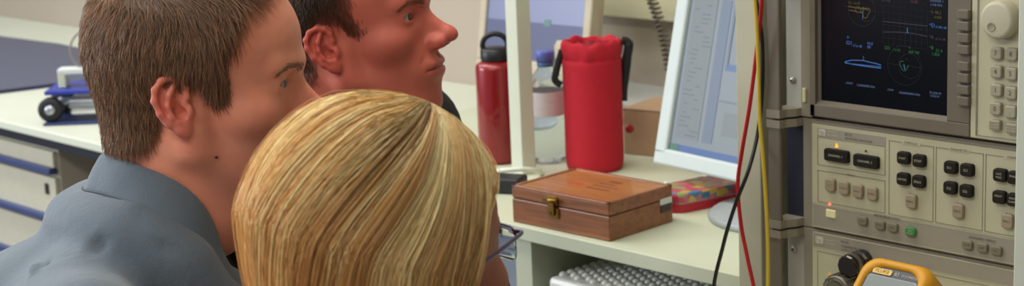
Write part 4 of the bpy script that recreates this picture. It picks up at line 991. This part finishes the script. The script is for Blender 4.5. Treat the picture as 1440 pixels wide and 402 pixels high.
def skin_fn(base, g):
    base = np.array(lin(base)[:3]); 
    def fn(H):
        x, y, z = H.T; c = np.tile(base, (len(H), 1)); n = 1 + .05 * vnoise(H, .06, 1) + .03 * vnoise(H, .35, 2)
        c *= n[:, None]
        def mix(w, col): 
            w = np.clip(w, 0, 1)[:, None]; return c * (1 - w) + np.array(lin(col)[:3]) * w
        ear = sstep(66, 78, np.abs(y)) * (np.abs(z) < 42) * (x < 25) * (x > -50); c = mix(ear * .8, g.get('earc', 'c8685a'))
        nose = sstep(104, 114, x) * (np.abs(y) < 22) * (z > -26) * (z < 20); c = mix(nose * .35, g.get('nosec', 'c8685a'))
        chk = np.exp(-((x - 70) ** 2 / 500 + (np.abs(y) - 42) ** 2 / 500 + (z + 8) ** 2 / 350)); c = mix(chk * .35, g.get('cheekc', 'c0604e'))
        lip = np.exp(-(((z + 44.2 + .004 * y * y) / 6.5) ** 4)) * sstep(27, 20, np.abs(y)) * sstep(90, 97, x); c = mix(lip * .65, g.get('lipc', 'b4564f'))
        if g.get('stubble'):
            st = sstep(-8, -30, z) * sstep(0, 25, x) * (z > -125); st = np.maximum(st, sstep(-20, -35, z) * sstep(10, 40, x)); c = mix(st * g['stubble'], g.get('stubc', '7c4f48'))
        sc_ = sstep(-4, 4, man_edge(H, g)) if g.get('man') else np.zeros(len(H)); c = mix(sc_ * .6 * (np.abs(y) < 76), g.get('col', '4a3428'))
        for (mx, my, mz, mr) in g.get('moles', ()): c = mix((((x - mx) ** 2 + (y - my) ** 2 + (z - mz) ** 2) < mr ** 2) * .9, '2c1410')
        return c
    return fn
def cloth(s, name, grow, m, box, step=5, cut=None, folds=None, parent=None):
    f = Field(np.arange(box[0], box[1], step), np.arange(box[2], box[3], step), np.arange(box[4], box[5], step)); s.limbs(f, grow)
    if cut: cut(f)
    V, Q = f.mesh()
    if folds is not None:
        # displacement along gradient-like normals computed from faces
        n = np.zeros_like(V); a, b, c, d = (V[Q[:, i]] for i in range(4)); fn = np.cross(c - a, d - b)
        for i in range(4): np.add.at(n, Q[:, i], fn)
        n /= np.linalg.norm(n, axis=1, keepdims=True) + 1e-9; V = V + n * folds(V)[:, None]
    return mesh_obj(name, s.w(V), Q, [m], parent or s.t), V
def legs(s, m_tr, m_sh):
    J = s.J
    f = Field(np.arange(-520, 420, 12), np.arange(-320, 320, 12), np.arange(-1260, -380, 12))
    for q, sg in (('l', 1), ('r', -1)):
        hip = s.tp([J['pelvis'][0], sg * 85, J['pelvis'][2] - 30]); kn = s.tp([J['pelvis'][0] + 400, sg * 120, J['pelvis'][2] - 60]); z0 = -s.O[2] * 1000
        an = s.tp([J['pelvis'][0] + 380, sg * 120, z0 + 95]); f.cap(hip, kn, 88, 62, 30); f.cap(kn, an, 60, 48, 20)
    f.cap(s.tp(J['belly']), s.tp([J['pelvis'][0], 0, J['pelvis'][2] - 25]), 100, 128, 30)
    V, Q = f.mesh(); V2 = V; mesh_obj('trousers', s.w(V), Q, [m_tr], s.t)
    for q, sg in (('l', 1), ('r', -1)):
        z0 = -s.O[2] * 1000; f = Field(np.arange(-300, 500, 8), np.arange(-320, 320, 8), np.arange(z0 - 10, z0 + 140, 8)); x = J['pelvis'][0] + 380
        f.cap(s.tp([x - 20, sg * 120, z0 + 42]), s.tp([x + 150, sg * 130, z0 + 36]), 40, 34, 20); f.cap(s.tp([x, sg * 120, z0 + 100]), s.tp([x, sg * 120, z0 + 45]), 42, 42, 20); f.F = np.maximum(f.F, (z0 + 2) - f.ax[2][None, None, :])
        V, Q = f.mesh(); mesh_obj('shoe', s.w(V), Q, [m_sh], s.t)
def stool(s, label):
    c = s.w(s.tp([s.J['pelvis'][0] - 10, 0, 0])); z = s.w([0, 0, s.J['pelvis'][2] - 128 - 22])[2]
    t = thing('lab_stool', label, 'stool', (c[0], c[1], 0.0), 'lab stools the people sit on'); T = TR(c[0], c[1], 0); ms = mat('stool_vinyl', '2b2b30', .6); mc = mat('stool_metal', '8a8a8c', .3, .8)
    MB().lathe([(.16, z - .045), (.175, z - .035), (.178, z - .012), (.165, z - .001), (.02, z)], ms, T, 40).build('seat', t)
    MB().lathe([(.025, .06), (.025, z - .045)], mc, T, 16).build('column', t)
    for k in range(5):
        a = k * 2 * math.pi / 5; b = MB(); b.tube([(c[0], c[1], .075), (c[0] + .14 * math.cos(a), c[1] + .14 * math.sin(a), .065), (c[0] + .25 * math.cos(a), c[1] + .25 * math.sin(a), .05)], .014, mc)
        lg = b.build('leg', t); MB().lathe([(.005, -.012), (.024, -.012), (.024, .012), (.005, .012)], ms, TR(c[0] + .25 * math.cos(a), c[1] + .25 * math.sin(a), .0245) @ Matrix.Rotation(a, 4, 'Z'), 16, ax='y').build('caster', lg)
def dirh(az):  # azimuth from image-right towards away (degrees)
    a = math.radians(az); return R0 * math.cos(a) + F0 * math.sin(a)
def origin_from(px, py, Z, az, head, S, side=-1, off=72):
    """ear canal of the camera-side ear seen at a pixel -> midpoint between ears"""
    f = dirh(az); l = np.cross([0, 0, 1.], f); B = np.stack([f, l, [0, 0, 1.]], 1); return atZ(px, py, Z) - B @ (rot(*head) @ np.array([0, side * off * S, 0])) * .001
def base_J(lean=0, dz=0):
    return dict(neckb=(-55, 0, -112), c7=(-85, 0, -135), chest=(-110, 0, -270), belly=(-130, 0, -450), pelvis=(-140, 0, -610),
                shl=(-70, 178, -190), shr=(-70, -178, -190), ell=(-10, 225, -430), elr=(-10, -225, -430), wrl=(200, 130, -500), wrr=(200, -130, -500))
# ---------------------------------------------------------------- first man (grey-blue shirt)
hd = (-6, 0, 0); S1 = 1.02
O1 = origin_from(262, 154, 1.60, 2, hd, S1)
g1 = dict(man=1, edgecol='94684e', col='8f6f55', thick=[7, 9, 10, 12, 16], len=[12, 17, 24, 28, 34], n=20000, side=-1, front=37, slope=.62, burn=17, ear=.95, clump=1.9, earc='e5806e', neck=55, stubble=.3, moles=((30, -52, -52, 3.2), ), fray=2.2, mess=.16, nose=4)
m1 = Person('man in a grey-blue shirt with short brown hair, in profile, seen from behind his shoulder', O1, dirh(2), hd, S1, 0, g1)
m1.J = dict(neckb=(-27, 0, -104), c7=(-100, 0, -160), chest=(-185, 0, -284), belly=(-270, 0, -440), pelvis=(-300, 0, -600),
            shl=(-95, 178, -190), shr=(-95, -178, -195), ell=(40, 215, -400), elr=(60, -215, -400), wrl=(270, 130, -430), wrr=(280, -120, -430))
m1.V, m1.Hl = m1.build_body(skin_fn('f2a082', g1))
m1.eyes('3a3c38'); m1.brows('a87c60'); man_hair(m1, g1)
Wb = m1.w(m1.V); rr_ = ray(308, 223); rr_ = rr_ / np.linalg.norm(rr_); dd_ = Wb - CAM; tt_ = dd_ @ rr_; di_ = np.linalg.norm(dd_ - tt_[:, None] * rr_, axis=1); tt_ = np.where(di_ < .003, tt_, 99); mo_ = Wb[np.argmin(tt_)]
MB().lathe([(.0003, -.0012), (.0014, -.0008), (.0019, 0), (.0014, .0008), (.0003, .0012)], mat('mole_brown', '3a1c18', .6), TR(*mo_), 14).build('mole', m1.t)
def shirt_mat():
    m = mat('shirt_cotton', '616e7a', .85, var=.05, scale=5, sheen=.25); nt = m.node_tree; N = nt.nodes; L = nt.links; b = N['Principled BSDF']
    tc = N.new('ShaderNodeTexCoord'); n1 = N.new('ShaderNodeTexNoise'); n1.inputs['Scale'].default_value = 9; n1.inputs['Detail'].default_value = 5; n1.inputs['Distortion'].default_value = .4
    n2 = N.new('ShaderNodeTexNoise'); n2.inputs['Scale'].default_value = 420; L.new(tc.outputs['Object'], n1.inputs[0]); L.new(tc.outputs['Object'], n2.inputs[0])
    b1 = N.new('ShaderNodeBump'); b1.inputs['Strength'].default_value = .45; b1.inputs['Distance'].default_value = .015; b2 = N.new('ShaderNodeBump'); b2.inputs['Strength'].default_value = .6; b2.inputs['Distance'].default_value = .0008
    L.new(n1.outputs[0], b1.inputs['Height']); L.new(n2.outputs[0], b2.inputs['Height']); L.new(b1.outputs[0], b2.inputs['Normal']); L.new(b2.outputs[0], b.inputs['Normal']); return m
msh = shirt_mat()
def px_body(s, px, py, ylat):
    """body-frame point on the pixel's ray at lateral offset ylat (mm)"""
    d = s.B.T @ ray(px, py); c = s.B.T @ (CAM - s.O); t = (ylat * .001 - c[1]) / d[1]; return (c + d * t) * 1000
def crease(V, a, b, w, dep):
    a, b = np.array(a, float), np.array(b, float); ab = b - a; t = np.clip(((V - a) @ ab) / (ab @ ab), 0, 1); d = np.linalg.norm(V - a - t[:, None] * ab, axis=1); return dep * np.exp(-(d / w) ** 2) * np.sin(np.pi * np.clip(t * .9 + .05, 0, 1))
def folds1(V):
    o = vnoise(V, .018, 4) * 3.0 + vnoise(V * np.array([1, .4, 1]), .045, 6) * 2.0
    for (x0, y0, x1, y1, w, d) in ((42, 348, 60, 402, 5, 6), (50, 340, 75, 402, 4, -4), (115, 358, 78, 395, 5, -5), (128, 345, 95, 392, 5, 5), (150, 338, 118, 352, 5, -4), (195, 300, 300, 372, 7, 4), (215, 335, 300, 365, 6, -3), (205, 296, 250, 325, 6, -4)):
        yl = -120 if x0 > 150 else -110; o += crease(V, px_body(m1, x0, y0, yl), px_body(m1, x1, y1, yl), w * 1.5, d * 1.5)
    return o
def cut1(f):
    for p, q in zip(XT[:-1], XT[1:]): f.cap(p, q, 25, 25, 24)
    f.cap((-27, 0, -100), (25, 0, 15), 58, 84, 10, '-')
# collar: fold-over band through points taken in the body frame
up_ = [(147, 215, 0), (170, 222, -38), (200, 234, -56), (240, 251, -64), (275, 276, -62), (300, 312, -52), (322, 370, -30)]
lo_ = [(118, 271, 0), (146, 280, -50), (190, 293, -80), (226, 308, -92), (262, 335, -92), (290, 366, -82), (318, 402, -60)]
def ringpts(L): 
    P = [px_body(m1, *p) for p in L]; M_ = [np.array([p[0], -p[1] if abs(p[1]) > .5 else 0, p[2]]) for p in P[1:]]; front = (P[-1] + M_[-1]) / 2 + np.array([14, 0, -16])
    return [P[0]] + P[1:] + [front] + M_[::-1]
U_ = catmull(ringpts(up_), 8, True); D_ = catmull(ringpts(lo_), 8, True); n = len(U_)
U_ = np.array(U_); D_ = np.array(D_); ax_ = np.array([.55, 0, .83]); ctr = U_.mean(0); outw = U_ - ctr; outw -= np.outer(outw @ ax_, ax_); outw /= np.linalg.norm(outw, axis=1, keepdims=True)
XT = [list(p) for p in (D_ - ax_ * 29 - outw * 7)[::4]]; XT.append(XT[0])
sh, V1 = cloth(m1, 'shirt', 6, msh, (-460, 380, -330, 330, -760, -60), 5, cut1, folds1)
rows = []
inn = U_ + (D_ - U_) * .9 - outw * 9
rows = [inn, U_ - outw * 3.5 - ax_ * 2, U_ + ax_ * .5 - outw * 1.2, U_ + outw * 1.2, U_ + (D_ - U_) * .12 + outw * 3.2, U_ + (D_ - U_) * .45 + outw * 4.2, U_ + (D_ - U_) * .8 + outw * 3.5, D_ + outw * 2.5, D_ + outw * .6 , D_ - outw * 2 + (U_ - D_) * .06]
VV = np.concatenate(rows); VV = VV + (vnoise(VV, .05, 8) * .8)[:, None] * np.tile(outw, (len(rows), 1)); FF = [[k * n + i, k * n + (i + 1) % n, (k + 1) * n + (i + 1) % n, (k + 1) * n + i] for k in range(len(rows) - 1) for i in range(n)]
mesh_obj('collar', m1.w(VV), FF, [msh], sh)
# stitched seam line just inside the collar's edge
b = MB(); q_ = D_ + (U_ - D_) * .09 + outw * 3.6; b.tube([tuple(m1.w(p)) for p in q_], .0008, mat('seam_thread', '3e4750', .8), 5, closed=True, raw=True); b.build('seam', sh)
legs(m1, mat('trousers_navy', '2a2f3c', .85), mat('shoe_black', '1a1a1c', .5)); stool(m1, 'round lab stool under the man in the grey-blue shirt')
# ---------------------------------------------------------------- second man (dark jacket)
hd = (8, 0, 0); S2 = 1.0; O2 = origin_from(470, 72, 2.0, -15, hd, S2)
g2 = dict(man=1, edgecol='96523f', soft=26, col='45301f', fade=40, thick=[2, 2, 3.5, 8, 14], len=[5, 5, 7, 14, 22], n=12000, side=-1, front=29, slope=.7, burn=10, ear=.95, neck=58, stubble=.12, stubc='9a4a3e', fray=6, nose=5, mess=.12,  earc='c2574a', nosec='cc5a50', cheekc='bd5244', clump=.4)
m2 = Person('man with reddish face and cropped dark hair behind the others, looking to the right', O2, dirh(-15), hd, S2, -25, g2)
m2.J = base_J(); m2.J['neckb'] = (-48, 0, -118); m2.J['shl'] = (-72, 156, -152)
m2.V, m2.Hl = m2.build_body(skin_fn('cd705c', g2), 1.9, 10)
m2.eyes('241f1c'); m2.brows('94543f'); man_hair(m2, g2)
mjk = mat('jacket_black', '17181b', .8, var=.1, bump=.3, bscale=300)
def cut2(f): f.cap((-48, 0, -85), (10, 0, 40), 60, 80, 10, '-')
sh2, _ = cloth(m2, 'jacket', 12, mjk, (-420, 420, -400, 400, -760, -60), 8, cut2, lambda V: vnoise(V, .03, 4) * 3)
legs(m2, mat('trousers_grey', '34353a', .85), mat('shoe_black', '')); stool(m2, 'round lab stool under the man in the dark jacket')
# stand collar rising beside his chin
# ---------------------------------------------------------------- woman (blonde, glasses)
hd = (2, 0, 0); S3 = .98; AZ3 = 54; O3 = atZ(551, 412, 1.30)
g3 = dict(fem=2, ear=.9, neck=48, earc='c27864')
w3 = Person('woman with blonde bobbed hair and thin-rimmed glasses, seen from behind in front', O3, dirh(AZ3), hd, S3, 0, g3)
w3.J = base_J(); w3.J.update(shl=(-70, 155, -190), shr=(-70, -155, -190), ell=(-10, 195, -400), elr=(-10, -195, -400))
w3.V, w3.Hl = w3.build_body(skin_fn('c47f68', g3), 2.0, 10)
w3.eyes('5f6f78'); w3.brows('8a6a48')
cloth(w3, 'blouse', 4, mat('blouse_cream', 'c8bfae', .85), (-420, 380, -300, 300, -760, -90), 8, lambda f: f.cap((-50, 0, -90), (0, 0, 40), 52, 90, 12, '-'), lambda V: vnoise(V, .03, 4) * 2)
legs(w3, mat('trousers_denim', '39465e', .85), mat('shoe_black', '')); stool(w3, 'round lab stool under the blonde woman')
# bobbed hair
PA = np.array(g3.get('pole', (.52, -.16, 1.0))); PA /= np.linalg.norm(PA); e1_ = np.cross([0, 1., 0], PA); e1_ /= np.linalg.norm(e1_); e2_ = np.cross(PA, e1_)   # e1 ~ forward, e2 ~ left
HC3 = np.array([-8., 0, 42])
def bob(al, s_, lift):
    """azimuth al (0 = face), s_ in 0..1 along the fall -> head mm"""
    th = np.clip(s_ / .52, 0, 1) * (math.pi / 2 + .10); dirn = (e1_[None] * np.cos(al)[:, None] + e2_[None] * np.sin(al)[:, None]) * np.sin(th)[:, None] + PA[None] * np.cos(th)[:, None]
    rx, ry, rz = 112, 92, 116; ha = np.arctan2(dirn[:, 1], dirn[:, 0]) % (2 * math.pi); low = np.sin(th)
    lift = lift - 3 + low * (8 * np.exp(-((ha - 2.5) / .8) ** 2) - 11 * np.exp(-((ha - 4.9) / .6) ** 2))
    k = 1 / np.sqrt((dirn[:, 0] / rx) ** 2 + (dirn[:, 1] / ry) ** 2 + (dirn[:, 2] / rz) ** 2); p = HC3 + dirn * (k + lift)[:, None]
    dn = np.clip((s_ - .52) / .48, 0, 1); H = 175 * dn; tap = 1 - (.26 * dn ** 2.2 + .24 * dn * np.exp(-((ha - 4.9) / .7) ** 2))
    p[:, 2] -= H; p[:, 0] = HC3[0] + (p[:, 0] - HC3[0]) * tap; p[:, 1] = (p[:, 1]) * tap
    return p
def open_face(al): return np.abs((al + math.pi) % (2 * math.pi) - math.pi)
AL0, AL1 = math.radians(60), math.radians(280)
def sweep(a, s_):
    return a + (np.maximum(AL0 - a, 0) + np.minimum(AL1 - a, 0)) * sstep(.06, .34, s_)
nu, nv = 200, 60; U, Vv = np.meshgrid(np.linspace(math.radians(2), math.radians(358), nu), np.linspace(0, 1, nv), indexing='ij')
Pc = bob(sweep(U.ravel(), Vv.ravel()), Vv.ravel(), np.full(nu * nv, -7.) + 3.0 * np.sin(U.ravel() * 23) * Vv.ravel()); idx = np.arange(nu * nv).reshape(nu, nv)
Q = np.stack([idx[:-1, :-1], idx[1:, :-1], idx[1:, 1:], idx[:-1, 1:]], -1).reshape(-1, 4)
cbase = np.array(lin('8a6236')[:3]); hair3 = mesh_obj('hair', w3.h(Pc), Q, [HAIRM], w3.t, True, None, np.tile(cbase, (len(Pc), 1)))
N = 29000; K = 18; NC = 300
cal = RNG.uniform(math.radians(4), math.radians(356), NC); ci = RNG.integers(0, NC, N)
al = cal[ci] + RNG.normal(size=N) * .035; cl_lift = RNG.uniform(-3.5, 4.0, NC)[ci]; cl_tone = RNG.normal(size=NC)[ci]; cl_wave = RNG.uniform(0, 6.28, NC)[ci]; cl_amp = RNG.normal(size=NC)[ci] * .06
s0 = np.where(RNG.random(N) < .55, RNG.uniform(0, .08, N), RNG.uniform(0, .42, N)); s1 = np.clip(RNG.uniform(.8, 1.05, N), 0, 1); pts = []
sl = RNG.uniform(-3, 3.5, N)
for k in range(K):
    t = k / (K - 1); s_ = s0 + (s1 - s0) * t; conv = 1 - .35 * t
    a = cal[ci] + (al - cal[ci]) * (1 + .8 * math.sin(3 * t)) + cl_amp * np.sin(t * 3.5 + cl_wave) + .16 * (s_ - .1) * np.sign(math.pi - cal[ci]) * 0 - .60 * sstep(0, .95, s_) * np.exp(-((cal[ci] - 3.9) / 1.0) ** 2) 
    a = sweep(a, s_)
    pts.append(bob(a, s_, cl_lift * min(1, 3 * t + .2) + sl + (t > .9) * 1.0))
P3 = np.stack(pts, 1)
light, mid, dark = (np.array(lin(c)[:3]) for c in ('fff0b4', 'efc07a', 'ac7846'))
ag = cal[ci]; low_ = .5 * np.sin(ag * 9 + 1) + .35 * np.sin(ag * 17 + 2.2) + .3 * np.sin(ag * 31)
tone = .50 + .34 * low_ + .24 * cl_tone + .10 * RNG.normal(size=N) + .22 * sstep(3.8, 4.4, ag)  # last term paints a highlight onto the right-hand locks
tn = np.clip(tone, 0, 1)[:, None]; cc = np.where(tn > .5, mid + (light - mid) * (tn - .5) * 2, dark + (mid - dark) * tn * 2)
sv = np.linspace(0, 1, K)[None, :]; sabs = (s0[:, None] + (s1 - s0)[:, None] * sv); rootd = (1 - .45 * np.exp(-((sabs) / .10) ** 2) * (RNG.random((N, 1)) * .7 + .3)); tipc = 1 - .22 * sstep(.25, .8, sabs); part_shade = 1 - .62 * np.exp(-((ag - 3.74) / .16) ** 2)[:, None] * sstep(.62, .10, sabs) * (.5 + .5 * RNG.random((N, 1)))  # shade along the parting is painted into the strand colours
cols = cc[:, None, :] * (rootd * part_shade)[..., None] * np.stack([np.ones_like(tipc), tipc, tipc ** 2], -1)
fly = RNG.random(N) < .012; P3[fly] += ((P3[fly] - HC3) / np.linalg.norm(P3[fly] - HC3, axis=2, keepdims=True)) * (RNG.uniform(1, 7, (fly.sum(), 1, 1)) * np.sin(np.linspace(0, 1, K) * 3.0)[None, :, None])
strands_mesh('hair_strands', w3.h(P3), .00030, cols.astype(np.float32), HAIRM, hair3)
# glasses
mgl = mat('frame_violet', '6f6480', .35, .5)
G = lambda p: tuple(w3.h(np.array([p], float))[0])
t = thing('glasses', 'thin violet-grey glasses worn by the blonde woman', 'glasses', G((95, 0, 24)))
b = MB()
for sg in (1, -1):
    rp = []
    for x_, z_ in [q for q in rrect(-25, -16, 25, 12, 8, 4) if q[1] > -2]: rp.append(G((102 - .0044 * (32 + x_) ** 2, sg * (34 + x_), 23 + z_)))
    b.tube(rp, .0008, mgl, 8, raw=True)
b.tube([G((101.5, -9, 28)), G((106, 0, 31)), G((101.5, 9, 28))], .0011, mgl, 8); b.build('frame_front', t)
for sg in (1, -1):
    b = MB(); b.tube([G((88, sg * 58, 33)), G((88, sg * 64, 33)), G((82, sg * 67, 33)), G((66, sg * 71, 33)), G((30, sg * 77, 31)), G((-8, sg * 80, 28)), G((-30, sg * 76, 5))], .0014, mgl, 8, flat=1.3); b.build('temple_arm', t)
    rp = [G((101.5 - .0044 * (32 + x_) ** 2, sg * (34 + x_), 23 + z_)) for x_, z_ in rrect(-24.5, -16, 24.5, 11.5, 8, 4)]; cen = tuple(np.mean(rp, 0)); n_ = len(rp)
    rb = [tuple(np.array(p) + (np.array(G((93.5, 0, 24))) - np.array(G((95, 0, 24))))) for p in rp]
    MB().add(rp + rb, [list(range(n_)), list(range(n_, 2 * n_))[::-1]] + [[i, (i + 1) % n_, n_ + (i + 1) % n_, n_ + i] for i in range(n_)], mat('lens_glass', 'f2f4f6', .03, trans=1, ior=1.08, var=0)).build('lens', t)
# ================================================================ light
w = bpy.data.worlds.new('world'); sc.world = w; w.use_nodes = True
w.node_tree.nodes['Background'].inputs[0].default_value = lin('b9bcc4'); w.node_tree.nodes['Background'].inputs[1].default_value = .62
def area(name, loc, target, size, power, col, sy=None):
    d = bpy.data.lights.new(name, 'AREA'); d.shape = 'RECTANGLE'; d.size = size; d.size_y = sy or size; d.energy = power; d.color = col
    o = bpy.data.objects.new(name, d); COL.objects.link(o); o.location = loc
    o.rotation_euler = (Vector(target) - Vector(loc)).to_track_quat('-Z', 'Y').to_euler(); return o
area('ceiling_tube_light', (-2.3, 1.2, 2.9), (-2.3, 1.2, 0), 2.6, 38, (1, .96, .88), .5)
area('ceiling_tube_light', (-4.6, 1.4, 2.9), (-4.6, 1.4, 0), 2.4, 40, (.95, .98, 1), .5)
area('ceiling_tube_light', (-1.0, -.7, 2.9), (-1.3, .9, 1.0), 2.0, 32, (1, .95, .86), .5)
area('window_light', (-4.9, -1.2, 1.9), (-1.6, 1.1, 1.1), 1.8, 100, (.88, .94, 1), 1.4)
sc.view_settings.view_transform = 'Standard'; sc.view_settings.look = 'None'; sc.view_settings.gamma = 1; sc.view_settings.exposure = 0
sc.view_settings.use_curve_mapping = False
sc.cycles.use_denoising = True
sc.cycles.max_bounces = 8; sc.cycles.transmission_bounces = 10
